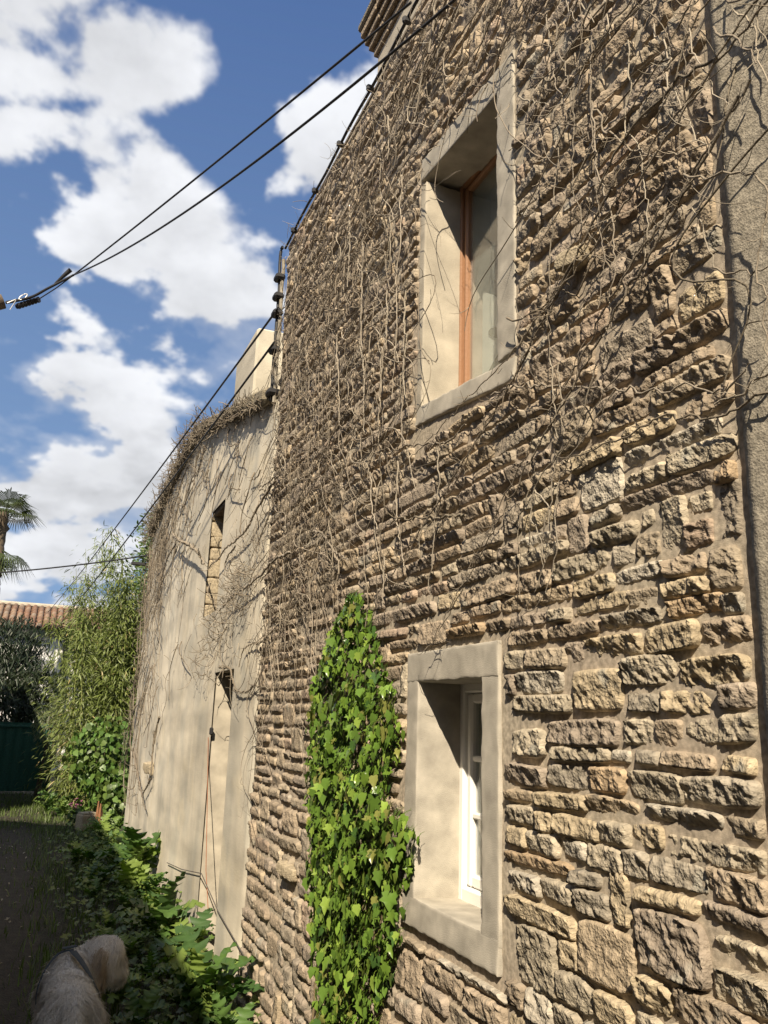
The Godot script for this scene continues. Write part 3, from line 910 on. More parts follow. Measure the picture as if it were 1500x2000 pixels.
	# level runners that follow the joints
	for k in 90:
		var z := rng.randf_range(Z_SEAM, -1.2)
		var y := rng.randf_range(2.3, EAVE)
		if rng.randf() > house_cover(z, y) or in_window(z, y): continue
		var p := PackedVector3Array()
		for q in 9: p.append(Vector3(-0.03 - rng.randf() * 0.02, y + 0.09 * nC.get_noise_2d(q * 5.0, k * 9.0) - q * rng.randf_range(-0.004, 0.022), z + q * 0.10))
		if p[8].z > -0.9 or in_window(p[8].z, p[8].y) or in_window(p[4].z, p[4].y): continue
		stems.tube(refine(p, 0.04, 0.012), 0.0038, 0.0022, 4, creeper_color(0.0))
	tries = 0
	made = 0
	while made < 1300 and tries < 90000:
		tries += 1
		var z := rng.randf_range(Z_SEAM - 0.03, -0.9)
		var y := rng.randf_range(1.8, EAVE + 0.06)
		var c := house_cover(z, y)
		if rng.randf() > c * c or in_window(z, y): continue
		twig(twigs, Vector3(rng.randf_range(-0.05, -0.01), y, z), Vector3(rng.randf_range(-0.45, 0.15), rng.randf_range(-0.9, 0.7), rng.randf_range(-0.9, 0.9)), rng.randf_range(0.04, 0.13), rng.randf_range(0.0010, 0.0028), creeper_color(0.55 if rng.randf() < 0.2 else 0.0))
		made += 1
	put_mb("hanging_stems", stems, M.creeper, cr).set_meta("kind", "stuff")
	put_mb("twigs", twigs, M.creeper, cr).set_meta("kind", "stuff")

	var ca := thing("dry_creeper", "leafless tangled creeper bushing over the top of the grey rendered wall", "creeper")
	traced(ca, [[[1390, 640], [1290, 780], [1180, 970], [1120, 1090], [1020, 1200], [940, 1260], [880, 1350], [820, 1400], [790, 1450]], [[1478, 1300], [1340, 1370], [1220, 1500], [1100, 1600], [980, 1690], [880, 1800]],
		[[520, 1230], [460, 1330], [420, 1450], [390, 1560]]], 220, 780, 4.347, 0.0045, 0.2, -0.075)
	traced(ca, [[[1380, 640], [1270, 720], [1210, 750], [1280, 770]], [[660, 1020], [620, 1090], [610, 1180]], [[870, 500], [870, 600], [850, 700], [800, 800]], [[1320, 760], [1330, 850], [1340, 930]], [[1230, 600], [1200, 660], [1140, 690]], [[960, 820], [1000, 700], [1020, 600]],
		[[1020, 1250], [960, 1330], [930, 1420], [960, 1460]], [[830, 400], [780, 620], [700, 760]], [[1330, 1370], [1300, 1460], [1230, 1540]]], 220, 780, 4.347, 0.0028, 0.3, -0.05)
	traced(ca, [[[500, 1150], [560, 1200], [640, 1240], [720, 1320], [760, 1400]]], 220, 780, 4.347, 0.008, 0.6, -0.12)
	traced(ca, [[[640, 60], [630, 160], [620, 260], [590, 330], [600, 385]], [[550, 130], [565, 220], [578, 290], [590, 340]], [[660, 0], [645, 60], [640, 110]]], 0, 1400, 2.143, 0.006, 0.15, -0.06)
	traced(ca, [[[225, 650], [330, 660], [360, 760], [400, 870], [460, 900], [520, 890], [570, 830], [620, 840], [720, 870]], [[700, 200], [710, 350], [640, 390], [510, 430], [460, 500], [430, 640]]], 380, 1180, 5.26, 0.0034, 0.25, -0.05)
	var st := MB.new()
	var tw := MB.new()
	for k in 230:
		var z := rng.randf_range(Z_END, Z_SEAM)
		if z > -8.9 and rng.randf() < 0.62: continue
		var y := annex_top(z) - absf(rng.randfn(0.0, 0.5))
		if rng.randf() < 0.3: y = rng.randf_range(2.0, annex_top(z))
		var l := rng.randf_range(0.3, 2.2) * (1.0 if z < -9.2 else 0.45)
		strand(st, tw, Vector3(-0.03, y, z), l, rng.randf_range(0.002, 0.0075), 1.5, creeper_color(0.0), 0.34, 0.11, 0.6)
	# the far edge is covered down to the ground
	for k in 34:
		strand(st, tw, Vector3(-0.03, rng.randf_range(1.5, 4.4), rng.randf_range(Z_END, -11.2)), rng.randf_range(0.8, 2.4), 0.006, 0.9, creeper_color(0.0), 0.22, 0.11, 0.4)
	# over the joint between the two buildings, round the slit window's foot
	for k in 300:
		var z := rng.randfn(-6.5, 0.62)
		var y := rng.randfn(2.62, 0.17) + (z + 6.5) * 0.30
		if z > -5.4 or z < -7.9: continue
		twig(tw, Vector3(rng.randf_range(-0.10, -0.02), y, z), Vector3(rng.randf_range(-1.0, 0.1), rng.randf_range(-1.0, 0.8), rng.randf_range(-1, 1)), rng.randf_range(0.06, 0.22), rng.randf_range(0.0022, 0.0046), creeper_color(0.2))
	# bushy mass along the coping
	for k in 1900:
		var z := Z_SEAM - 0.1 - (Z_SEAM - Z_END) * pow(rng.randf(), 0.8)
		if nC.get_noise_2d(z * 22.0, 5.0) < rng.randf_range(-0.5, 0.45) - 0.25: continue
		var thick := lerpf(0.04, 0.13, smooth(-7.2, -8.6, z))
		var y := annex_top(z) + 0.02 + rng.randfn(0.0, thick * 0.7)
		twig(tw, Vector3(-0.08 - rng.randf() * thick * 0.7, y - 0.03, z), Vector3(rng.randf_range(-0.6, 0.5), rng.randf_range(-1.0, 0.7), rng.randf_range(-1, 1)), rng.randf_range(0.06, 0.20), rng.randf_range(0.0025, 0.0062), creeper_color(0.0))
	put_mb("hanging_stems", st, M.creeper, ca).set_meta("kind", "stuff")
	put_mb("twigs", tw, M.creeper, ca).set_meta("kind", "stuff")

# ---------------------------------------------------------------- leaves
func ivy_leaf_mesh(variant: int, m: Material) -> ArrayMesh:
	var side := [[0.20, -0.06], [0.47, 0.10], [0.34, 0.27], [0.53, 0.50], [0.24, 0.57], [0.12, 0.80]]
	if variant == 1: side = [[0.22, -0.04], [0.42, 0.14], [0.36, 0.30], [0.44, 0.46], [0.27, 0.60], [0.13, 0.82]]
	if variant == 2: side = [[0.16, -0.05], [0.40, 0.06], [0.30, 0.24], [0.58, 0.42], [0.20, 0.52], [0.10, 0.80]]
	var mb := MB.new()
	var lift := func(x: float, y: float) -> float: return 0.16 * absf(x) * (1.0 if variant != 2 else 1.4) - 0.22 * (y - 0.3) * (y - 0.3) + 0.03 * sin(x * 9.0 + variant)
	var pts := [Vector2(0, 0.04)]
	for q in side: pts.append(Vector2(q[0], q[1]))
	pts.append(Vector2(0, 1))
	for k in range(side.size() - 1, -1, -1): pts.append(Vector2(-side[k][0], side[k][1]))
	mb.v.append(Vector3(0, 0.42, lift.call(0, 0.42))); mb.c.append(Color.WHITE)
	for q in pts:
		mb.v.append(Vector3(q.x, q.y, lift.call(q.x, q.y))); mb.c.append(Color.WHITE)
	for k in pts.size():
		mb.i.append_array([0, 1 + (k + 1) % pts.size(), 1 + k])
	# a stalk
	mb.tube(PackedVector3Array([Vector3(0, 0.05, 0), Vector3(0.02, -0.25, -0.06), Vector3(0.0, -0.5, -0.2)]), 0.014, 0.014, 3, Color(1.2, 1.1, 0.8))
	return mb.mesh(m)

func slim_leaf_mesh(width: float, droop: float, m: Material) -> ArrayMesh:
	var mb := MB.new()
	var n := 4
	for k in n + 1:
		var t := float(k) / n
		var w := width * sin(PI * clampf(t * 0.92 + 0.06, 0.0, 1.0))
		var c := Vector3(0, t, -droop * t * t)
		mb.v.append(c + Vector3(-w, 0, w * 0.4)); mb.v.append(c); mb.v.append(c + Vector3(w, 0, w * 0.4))
		for q in 3: mb.c.append(Color.WHITE)
	for k in n:
		var b := k * 3
		mb.i.append_array([b, b + 3, b + 1, b + 1, b + 3, b + 4, b + 1, b + 4, b + 2, b + 2, b + 4, b + 5])
	return mb.mesh(m)

func weed_leaf_mesh(variant: int, m: Material, tint: Color) -> ArrayMesh:
	# a long lobed leaf that rises and arches over; its length is 1
	var mb := MB.new()
	var lobes := 6 + variant % 2
	var n := lobes * 4
	var curl: float = [1.5, 1.0, 1.9][variant % 3]
	var at := Vector3.ZERO
	var ang := 1.15
	for k in n + 1:
		var t := float(k) / n
		ang -= curl / n * (0.4 + 1.2 * t)
		at += Vector3(0, sin(ang), cos(ang)) / n
		var up := Vector3(0, cos(ang), -sin(ang))
		var env := 0.25 * pow(sin(PI * clampf(0.10 + t * 0.88, 0.0, 1.0)), 0.8)
		if t < 0.16: env *= 0.25
		var ph := k % 4
		var w: float = env * [0.30, 0.75, 1.0, 0.55][ph] * (1.0 + 0.1 * sin(k * 2.7 + variant * 4.0))
		var fwd := Vector3(0, sin(ang), cos(ang)) * (0.05 if ph == 2 else 0.0)
		for s in [-1.0, 0.0, 1.0]:
			mb.v.append(at + (Vector3(s * w, 0, 0) + up * absf(s) * (0.10 * w + 0.035 * sin(k * 1.9 + s)) + fwd * absf(s)))
			var g := 1.0 + (0.25 if s == 0.0 else 0.0)
			mb.c.append(Color(tint.r * g, tint.g * g, tint.b * g))
	for k in n:
		var b := k * 3
		mb.i.append_array([b, b + 3, b + 1, b + 1, b + 3, b + 4, b + 1, b + 4, b + 2, b + 2, b + 4, b + 5])
	return mb.mesh(m)

func leaf_basis(down: Vector3, out: Vector3, size: float) -> Basis:
	var y := down.normalized()
	var x := y.cross(out).normalized()
	return Basis(x * size, y * size, x.cross(y) * size)

func build_ivy() -> void:
	var iv := thing("climbing_ivy", "bright green ivy climbing the stone wall beside the small white window", "ivy", Vector3(-0.02, 0, -3.6))
	var base := iv.position
	var left := [[697, 1160], [655, 1265], [630, 1330], [622, 1450], [628, 1550], [632, 1650], [622, 1720], [632, 1800], [640, 1900], [648, 2000], [655, 2150]]
	var right := [[704, 1160], [732, 1210], [752, 1290], [778, 1350], [792, 1430], [845, 1525], [848, 1580], [825, 1650], [800, 1740], [796, 1830], [772, 1920], [745, 2000], [725, 2150]]
	var poly_ := PackedVector2Array()
	for q in left:
		var w := wall_at(q[0], q[1]); poly_.append(Vector2(w.z, w.y))
	right.reverse()
	for q in right:
		var w := wall_at(q[0], q[1]); poly_.append(Vector2(w.z, w.y))
	var zmin := 1e9; var zmax := -1e9; var ymax := -1e9
	for q in poly_:
		zmin = minf(zmin, q.x); zmax = maxf(zmax, q.x); ymax = maxf(ymax, q.y)
	# stems
	for k in 9:
		var z := lerpf(-4.05, -3.3, k / 8.0)
		var p := PackedVector3Array()
		var y := 0.0
		var top := rng.randf_range(1.4, 2.2)
		while y < top:
			p.append(Vector3(-0.02 - 0.02 * rng.randf(), y, z + (y * 0.08)) - base)
			y += 0.22
		var mb := MB.new()
		mb.tube(refine(p, 0.06, 0.03), 0.008, 0.003, 5, Color(0.16, 0.12, 0.07), true)
		put_mb("stem", mb, M.creeper, iv)
	var spots := []
	var tries := 0
	while spots.size() < 3200 and tries < 30000:
		tries += 1
		var q := Vector2(rng.randf_range(zmin, zmax), rng.randf_range(0.03, ymax))
		if not Geometry2D.is_point_in_polygon(q, poly_): continue
		var edge := 1e9
		for k in poly_.size():
			edge = minf(edge, Geometry2D.get_closest_point_to_segment(q, poly_[k], poly_[(k + 1) % poly_.size()]).distance_to(q))
		if nC.get_noise_2d(q.x * 12.0, q.y * 12.0) < -0.42: continue
		var layer := rng.randf()
		var off := 0.025 + layer * minf(0.14, 0.03 + edge * 0.55)
		spots.append([q.x, q.y, off, edge, layer])
	spots.sort_custom(func(a, b): return a[2] > b[2])
	var meshes := []
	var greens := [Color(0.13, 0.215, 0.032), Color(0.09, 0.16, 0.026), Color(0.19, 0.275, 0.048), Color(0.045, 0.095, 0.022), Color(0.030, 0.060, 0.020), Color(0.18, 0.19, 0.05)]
	for g in greens:
		for k in 3:
			var mm: StandardMaterial3D = M.ivy.duplicate()
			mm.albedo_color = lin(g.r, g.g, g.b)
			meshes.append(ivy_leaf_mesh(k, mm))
	var white := []
	for k in 3: white.append(ivy_leaf_mesh(k, M.ivy))
	var places := [[], [], []]
	var tints := [[], [], []]
	for k in spots.size():
		var s: Array = spots[k]
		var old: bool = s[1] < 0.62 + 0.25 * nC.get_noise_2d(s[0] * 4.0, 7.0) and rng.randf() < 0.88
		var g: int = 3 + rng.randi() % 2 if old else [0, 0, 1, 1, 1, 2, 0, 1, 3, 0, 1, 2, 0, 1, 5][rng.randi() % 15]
		var size := rng.randf_range(0.028, 0.060) if not old else rng.randf_range(0.045, 0.075)
		if rng.randf() < 0.08 and not old: size *= 1.45
		if s[3] < 0.05: size *= 0.9
		var out := Vector3(-1.0, rng.randf_range(-0.5, 1.2), rng.randf_range(-0.9, 0.9)).normalized()
		var dn := Vector3(rng.randf_range(-0.45, 0.1), -1.0, rng.randf_range(-0.7, 0.7))
		var t := Transform3D(leaf_basis(dn, out, size) * Basis.from_scale(Vector3(rng.randf_range(0.72, 1.12), rng.randf_range(0.85, 1.15), rng.randf_range(0.3, 2.2))), Vector3(-s[2], s[1] + size * 0.4, s[0]) - base)
		if k < 296:
			var o := put("leaf", meshes[g * 3 + k % 3], iv)
			o.transform = t
		else:
			var v := k % 3
			places[v].append(t)
			var f := rng.randf_range(0.8, 1.2)
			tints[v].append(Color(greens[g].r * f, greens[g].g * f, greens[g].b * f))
	for v in 3: scatter("foliage", white[v], places[v], tints[v], iv)

func build_weeds() -> void:
	var tints := [Color(0.11, 0.175, 0.036), Color(0.07, 0.13, 0.030), Color(0.155, 0.22, 0.048), Color(0.05, 0.10, 0.028)]
	var meshes := []
	for t in tints:
		for k in 3: meshes.append(weed_leaf_mesh(k, M.weed, t))
	var spots := []
	# along the foot of the wall, in the sun or at the edge of the shade: position and size
	var z := -3.9
	while z > -13.4:
		spots.append([rng.randf_range(-0.34, -0.14), z, rng.randf_range(0.34, 0.50)])
		if z > -10.8 and rng.randf() < 0.85: spots.append([rng.randf_range(-0.75, -0.42), z - 0.15, rng.randf_range(0.28, 0.42)])
		z -= rng.randf_range(0.32, 0.50)
	for q in [[-0.30, -5.15, 0.62], [-0.26, -6.9, 0.60], [-0.22, -9.3, 0.80], [-0.2, -10.1, 0.70], [-0.3, -8.4, 0.55]]: spots.append(q)
	for q in [[-0.95, -16.3, 0.45], [-0.75, -15.7, 0.45], [-0.62, -16.8, 0.50], [-0.9, -17.3, 0.45], [-0.55, -15.0, 0.38], [-0.05, -13.6, 0.40]]: spots.append(q)
	for k in spots.size():
		var s: Array = spots[k]
		var where := "leafy lobed weed standing in the shade of the alley verge" if s[0] < -0.42 and s[1] > -13.3 else ("leafy lobed weed growing at the foot of the stone house" if s[1] > Z_SEAM else ("leafy lobed weed growing at the foot of the grey rendered wall" if s[1] > -13.3 else "leafy lobed weed in the sunlit patch by the green fence"))
		var group := "weeds in the shaded verge" if s[0] < -0.42 and s[1] > -13.3 else ("weeds at the foot of the stone house" if s[1] > Z_SEAM else ("weeds at the foot of the rendered wall" if s[1] > -13.3 else "weeds in the sunlit patch"))
		if s[2] >= 0.6: 
			where = ["tall jagged-leaved weed beside the bottom of the wall joint", "tall jagged-leaved weed in front of the blind doorway", "tallest jagged-leaved weed against the grey rendered wall", "tall jagged-leaved weed behind the tallest one by the rendered wall"][clampi([-5.15, -6.9, -9.3, -10.1].find(s[1]), 0, 3)]
			group = ""
		var o := thing("leafy_weed", where, "weed", Vector3(s[0], 0, s[1]), group)
		var n := rng.randi_range(14, 20)
		var turn := rng.randf() * TAU
		for q in n:
			var leaf := put("leaf", meshes[(rng.randi() % 4) * 3 + rng.randi() % 3], o)
			var size: float = s[2] * rng.randf_range(0.3, 0.85)
			var pitch := rng.randf_range(-0.55, 0.15)
			leaf.transform = Transform3D(Basis(Vector3.UP, turn + q * 2.4 + rng.randf_range(-0.3, 0.3)) * Basis(Vector3.RIGHT, pitch) * Basis(Vector3.BACK, rng.randf_range(-0.3, 0.3)) * Basis.from_scale(Vector3(size * rng.randf_range(0.8, 1.15), size, size)), Vector3(0, s[2] * rng.randf_range(0.0, 0.30), 0))
		var st := MB.new()
		st.tube(PackedVector3Array([Vector3(0, -0.02, 0), Vector3(0.01, s[2] * 0.2, 0.01), Vector3(0, s[2] * 0.42, 0)]), 0.010, 0.006, 5, Color(0.12, 0.18, 0.05))
		put_mb("stem", st, M.creeper, o)

# ---------------------------------------------------------------- cables
func hung(a: Vector3, b: Vector3, sag: float, n := 40) -> PackedVector3Array:
	var p := PackedVector3Array()
	for k in n + 1:
		var t := float(k) / n
		p.append(a.lerp(b, t) - Vector3(0, 4.0 * sag * t * (1.0 - t), 0))
	return p

func cable(label: String, p: PackedVector3Array, r: float) -> Node3D:
	var o := thing("overhead_cable", label, "cable", p[0])
	for k in p.size(): p[k] -= o.position
	var mb := MB.new()
	mb.tube(p, r, r, 7, Color.WHITE, true)
	put_mb("wire", mb, M.cable, o)
	return o

func build_cables() -> void:
	var a := Vector3(-2.16, 5.80, -8.55)
	var e1 := wall_at(796, 2, -0.02)
	var e2 := wall_at(905, -25, -0.03)
	var split := hit(140, 536, 2, -8.0)
	cable("upper black overhead cable running straight up to the brick chimney cap", hung(split, e1, 0.02), 0.0075)
	var low := cable("lower black overhead cable sagging across in front of the house wall", hung(split, e2, 0.16), 0.0075)
	# the anchor: a timber arm with a clamp, its tails and a white tie
	var an := thing("cable_anchor", "black cable clamp with white tie on the end of a timber arm", "cable clamp", a)
	var mb := MB.new()
	mb.tube(PackedVector3Array([Vector3(-1.05, -0.62, 0.02), Vector3(-0.30, -0.17, 0.0), Vector3(-0.03, -0.02, 0.0)]), 0.085, 0.075, 10, Color.WHITE, true)
	put_mb("timber_arm", mb, M.old_wood, an)
	var c0 := hit(28, 598, 2, -8.45) - a
	var c1 := hit(72, 584, 2, -8.3) - a
	mb = MB.new()
	var grip := PackedVector3Array()
	for k in 15: grip.append(c0.lerp(c1, k / 14.0))
	for k in 14: mb.tube(PackedVector3Array([grip[k], grip[k + 1]]), 0.031 if k % 2 else 0.025, 0.031 if k % 2 else 0.025, 9, Color.WHITE, true)
	put_mb("clamp_grip", mb, M.cable, an)
	mb = MB.new()
	mb.tube(refine(PackedVector3Array([hit(8, 590, 2, -8.5) - a, hit(55, 580, 2, -8.3) - a, hit(90, 562, 2, -8.15) - a, split - a]), 0.03, 0.0), 0.016, 0.011, 7, Color.WHITE, true)
	mb.tube(PackedVector3Array([hit(72, 583, 2, -8.3) - a, hit(105, 562, 2, -8.15) - a, split - a]), 0.006, 0.006, 6, Color.WHITE, true)
	put_mb("cable_tail", mb, M.cable, an)
	mb = MB.new()
	mb.tube(refine(PackedVector3Array([hit(103, 554, 2, -8.15) - a, hit(118, 540, 2, -8.1) - a, hit(134, 526, 2, -8.05) - a]), 0.03, 0.0), 0.012, 0.024, 7, Color.WHITE, true)
	put_mb("cut_end", mb, M.cable, an)
	mb = MB.new()
	var loop := PackedVector3Array()
	for k in 13:
		var w := TAU * k / 12.0
		loop.append(hit(41 + cos(w) * 8.0 + sin(w) * 2.0, 579 - cos(w) * 5.0 + sin(w) * 3.0, 2, -8.36) - a)
	mb.tube(loop, 0.006, 0.006, 6, Color.WHITE)
	mb.tube(PackedVector3Array([hit(10, 591, 2, -8.40) - a, hit(27, 584, 2, -8.38) - a]), 0.007, 0.007, 6, Color.WHITE, true)
	mb.tube(PackedVector3Array([hit(15, 604, 2, -8.40) - a, hit(27, 586, 2, -8.38) - a]), 0.004, 0.004, 6, Color.WHITE, true)
	put_mb("tie", mb, M.steel, an)
	# two cables from the house corner along the alley
	cable("thin cable strung from the house corner towards the tiled house, upper of the pair", hung(Vector3(-0.07, 4.72, -5.50), hit(92, 1196, 2, -28.3), 0.10), 0.009)
	cable("thin cable strung from the house corner past the rendered wall, lower of the pair", hung(Vector3(-0.10, 4.40, -5.42), hit(82, 1256, 2, -28.2), 0.12), 0.009)
	var cross := cable("twisted cable crossing the alley from the creeper to the palm side", hung(Vector3(-0.06, 4.13, -12.9), hit(-40, 1121, 2, -15.0), 0.03), 0.012)
	var cb := MB.new()
	cb.box(hit(268, 1101, 2, -13.0) - cross.position, Vector3(0.22, 0.05, 0.05), Color.WHITE, 0.01)
	put_mb("splice", cb, M.cable, cross)
	# bundle under the eave and down the corner, with its clips
	var ev := thing("eave_cable", "black cable clipped along the eave and down the house corner", "cable")
	var p := PackedVector3Array()
	for k in 24: p.append(Vector3(-0.035, EAVE + 0.0 + 0.012 * sin(k * 1.3), lerpf(-1.0, Z_SEAM - 0.0, k / 23.0)))
	mb = MB.new()
	mb.tube(p, 0.009, 0.009, 7, Color.WHITE, true)
	put_mb("eave_run", mb, M.cable, ev)
	mb = MB.new()
	mb.tube(refine(PackedVector3Array([Vector3(-0.055, EAVE, Z_SEAM), Vector3(-0.06, EAVE - 0.06, Z_SEAM - 0.045), Vector3(-0.05, 4.9, Z_SEAM - 0.05), Vector3(-0.05, 4.5, Z_SEAM - 0.055), Vector3(-0.05, 4.02, Z_SEAM - 0.06)]), 0.05, 0.006), 0.013, 0.013, 6, Color.WHITE, true)
	put_mb("drop_run", mb, M.cable, ev)
	mb = MB.new()
	mb.tube(refine(PackedVector3Array([Vector3(-0.035, EAVE - 0.10, Z_SEAM - 0.02), Vector3(-0.035, 4.7, Z_SEAM - 0.02), Vector3(-0.035, 4.0, Z_SEAM - 0.025)]), 0.1, 0.01), 0.016, 0.016, 6, Color.WHITE, true)
	put_mb("conduit", mb, M.conduit, ev)
	for k in 7:
		boxed("clip", ev, Vector3(-0.04, EAVE - 0.005, lerpf(-5.3, -2.2, k / 6.0)), Vector3(0.045, 0.045, 0.03), M.cable, 0.010)
	for y in [5.02, 4.86, 4.72, 4.42, 4.08]:
		boxed("clip", ev, Vector3(-0.055, y, Z_SEAM - 0.04), Vector3(0.075, 0.05, 0.10), M.cable, 0.015)
	# thin wires stapled on the render by the doorway
	var tw := thing("staple_wire", "thin wire stapled down the rendered wall beside the blind doorway", "wire")
	mb = MB.new()
	var q := PackedVector3Array()
	for s in [[402, 1440], [400, 1560], [397, 1700], [401, 1775]]: q.append(wall_at(s[0], s[1], -0.03))
	mb.tube(q, 0.003, 0.003, 5, Color(0.3, 0.12, 0.06))
	q = PackedVector3Array()
	for s in [[322, 1685], [350, 1698], [388, 1706], [420, 1780], [470, 1868]]: q.append(wall_at(s[0], s[1], -0.035))
	mb.tube(q, 0.004, 0.004, 5, Color(0.1, 0.09, 0.08))
	put_mb("wire_run", mb, M.creeper, tw)
	boxed("junction", tw, wall_at(408, 1428, -0.025), Vector3(0.03, 0.06, 0.03), M.cable, 0.008)

# ---------------------------------------------------------------- plants and things at the far end
func leaf_cloud(centre: Vector3, half: Vector3, n: int, seed_: float, shell := 0.55, ragged := 0.35) -> Array:
	var out := []
	while out.size() < n:
		var d := Vector3(rng.randfn(), rng.randfn(), rng.randfn()).normalized()
		var r := lerpf(shell, 1.0, pow(rng.randf(), 0.7))
		var lump := 1.0 + ragged * nC.get_noise_3d(d.x * 16.0 + seed_, d.y * 16.0, d.z * 16.0)
		if nC.get_noise_3d(d.x * 30.0 + seed_ * 3.0, d.y * 30.0, d.z * 30.0 + r * 9.0) < -0.38: continue
		out.append([centre + d * half * r * lump, d])
	return out

func bush(called: String, label: String, category: String, base: Vector3, lobes: Array, n: int, mesh: ArrayMesh, size: float, color: Color, spread: float, hang := -1.0) -> Node3D:
	var o := thing(called, label, category, base)
	var places := []
	var tints := []
	for l in lobes:
		var c: Vector3 = l[0]
		for q in leaf_cloud(c, l[1], int(n * l[2]), rng.randf() * 80.0):
			var out: Vector3 = (q[1] + Vector3(rng.randfn(), rng.randfn() + 0.35, rng.randfn()) * 0.45).normalized()
			var dn := Vector3(rng.randf_range(-1, 1), hang + rng.randf_range(-0.4, 0.4), rng.randf_range(-1, 1))
			places.append(Transform3D(leaf_basis(dn, out, size * rng.randf_range(0.6, 1.3)), q[0]))
			var f := rng.randf_range(1.0 - spread, 1.0 + spread)
			tints.append(Color(color.r * f * rng.randf_range(0.85, 1.2), color.g * f, color.b * f))
	scatter("foliage", mesh, places, tints, o)
	var top: Vector3 = lobes[0][0]
	for k in 6:
		var mb := MB.new()
		var e: Vector3 = lobes[k % lobes.size()][0]
		var w: Vector3 = lobes[k % lobes.size()][1]
		e += Vector3(rng.randf_range(-0.5, 0.5) * w.x, rng.randf_range(0.0, 0.6) * w.y, rng.randf_range(-0.5, 0.5) * w.z)
		mb.tube(PackedVector3Array([Vector3(rng.randf_range(-0.08, 0.08), -0.05, rng.randf_range(-0.08, 0.08)), Vector3(top.x * 0.4, e.y * 0.45, e.z * 0.4), e]), 0.035 if k == 0 else 0.018, 0.006, 6, Color.WHITE)
		put_mb("trunk" if k == 0 else "branch", mb, M.bark, o)
	return o

func build_bamboo() -> void:
	var o := thing("bamboo_clump", "tall feathery green bamboo clump rising beyond the rendered wall", "bamboo", Vector3(-0.1, 0, -17.6))
	var leaf := slim_leaf_mesh(0.075, 0.28, M.leaf)
	var places := []
	var tints := []
	for k in 66:
		var foot := Vector3(rng.randf_range(-0.58, 1.2), 0, rng.randf_range(-1.3, 1.1))
		var lean := Vector3(rng.randf_range(-0.65, 0.35), 0, rng.randf_range(-0.3, 0.45))
		var h := rng.randf_range(2.4, 4.9) + smooth(-0.3, 1.2, foot.x) * 0.9
		if k < 4:
			h = [5.3, 4.9, 5.1, 4.5][k]; foot = Vector3([-0.15, -0.42, 0.25, -0.55][k], 0, 0.3)
			lean = Vector3(-0.28, 0, 0.2)
		var p := PackedVector3Array()
		for q in 9:
			var t := q / 8.0
			p.append(foot + lean * t * t * 1.2 + Vector3(0, h * t, 0))
		var mb := MB.new()
		mb.tube(p, 0.014, 0.003, 5, Color.WHITE)
		put_mb("culm", mb, M.culm, o)
		var n := 1000 if k >= 4 else 140
		for q in n:
			var t := pow(rng.randf_range(0.02 if k >= 4 else 0.45, 1.0), 0.8)
			var spread := lerpf(0.48, 0.12, t * t) if k >= 4 else 0.22
			var at := foot + lean * t * t * 1.2 + Vector3(0, h * t, 0)
			var side := Vector3(rng.randfn(), rng.randfn() * 0.5, rng.randfn()) * spread * 0.62
			var dn := (side.normalized() + Vector3(0, rng.randf_range(-1.1, 0.1), 0) + Vector3(rng.randfn(), 0, rng.randfn()) * 0.4)
			places.append(Transform3D(leaf_basis(dn, Vector3(rng.randf_range(-1, 0.6), 1.0, rng.randf_range(-0.4, 1)), rng.randf_range(0.09, 0.16)), at + side))
			var dry := rng.randf() < 0.03 or (at.y < 1.9 and at.x > 0.4 and rng.randf() < 0.4)
			var c := Color(0.33, 0.27, 0.12) if dry else Color(0.125, 0.16, 0.036)
			var f := rng.randf_range(0.7, 1.3)
			tints.append(Color(c.r * f, c.g * f, c.b * f))
	scatter("foliage", leaf, places, tints, o)

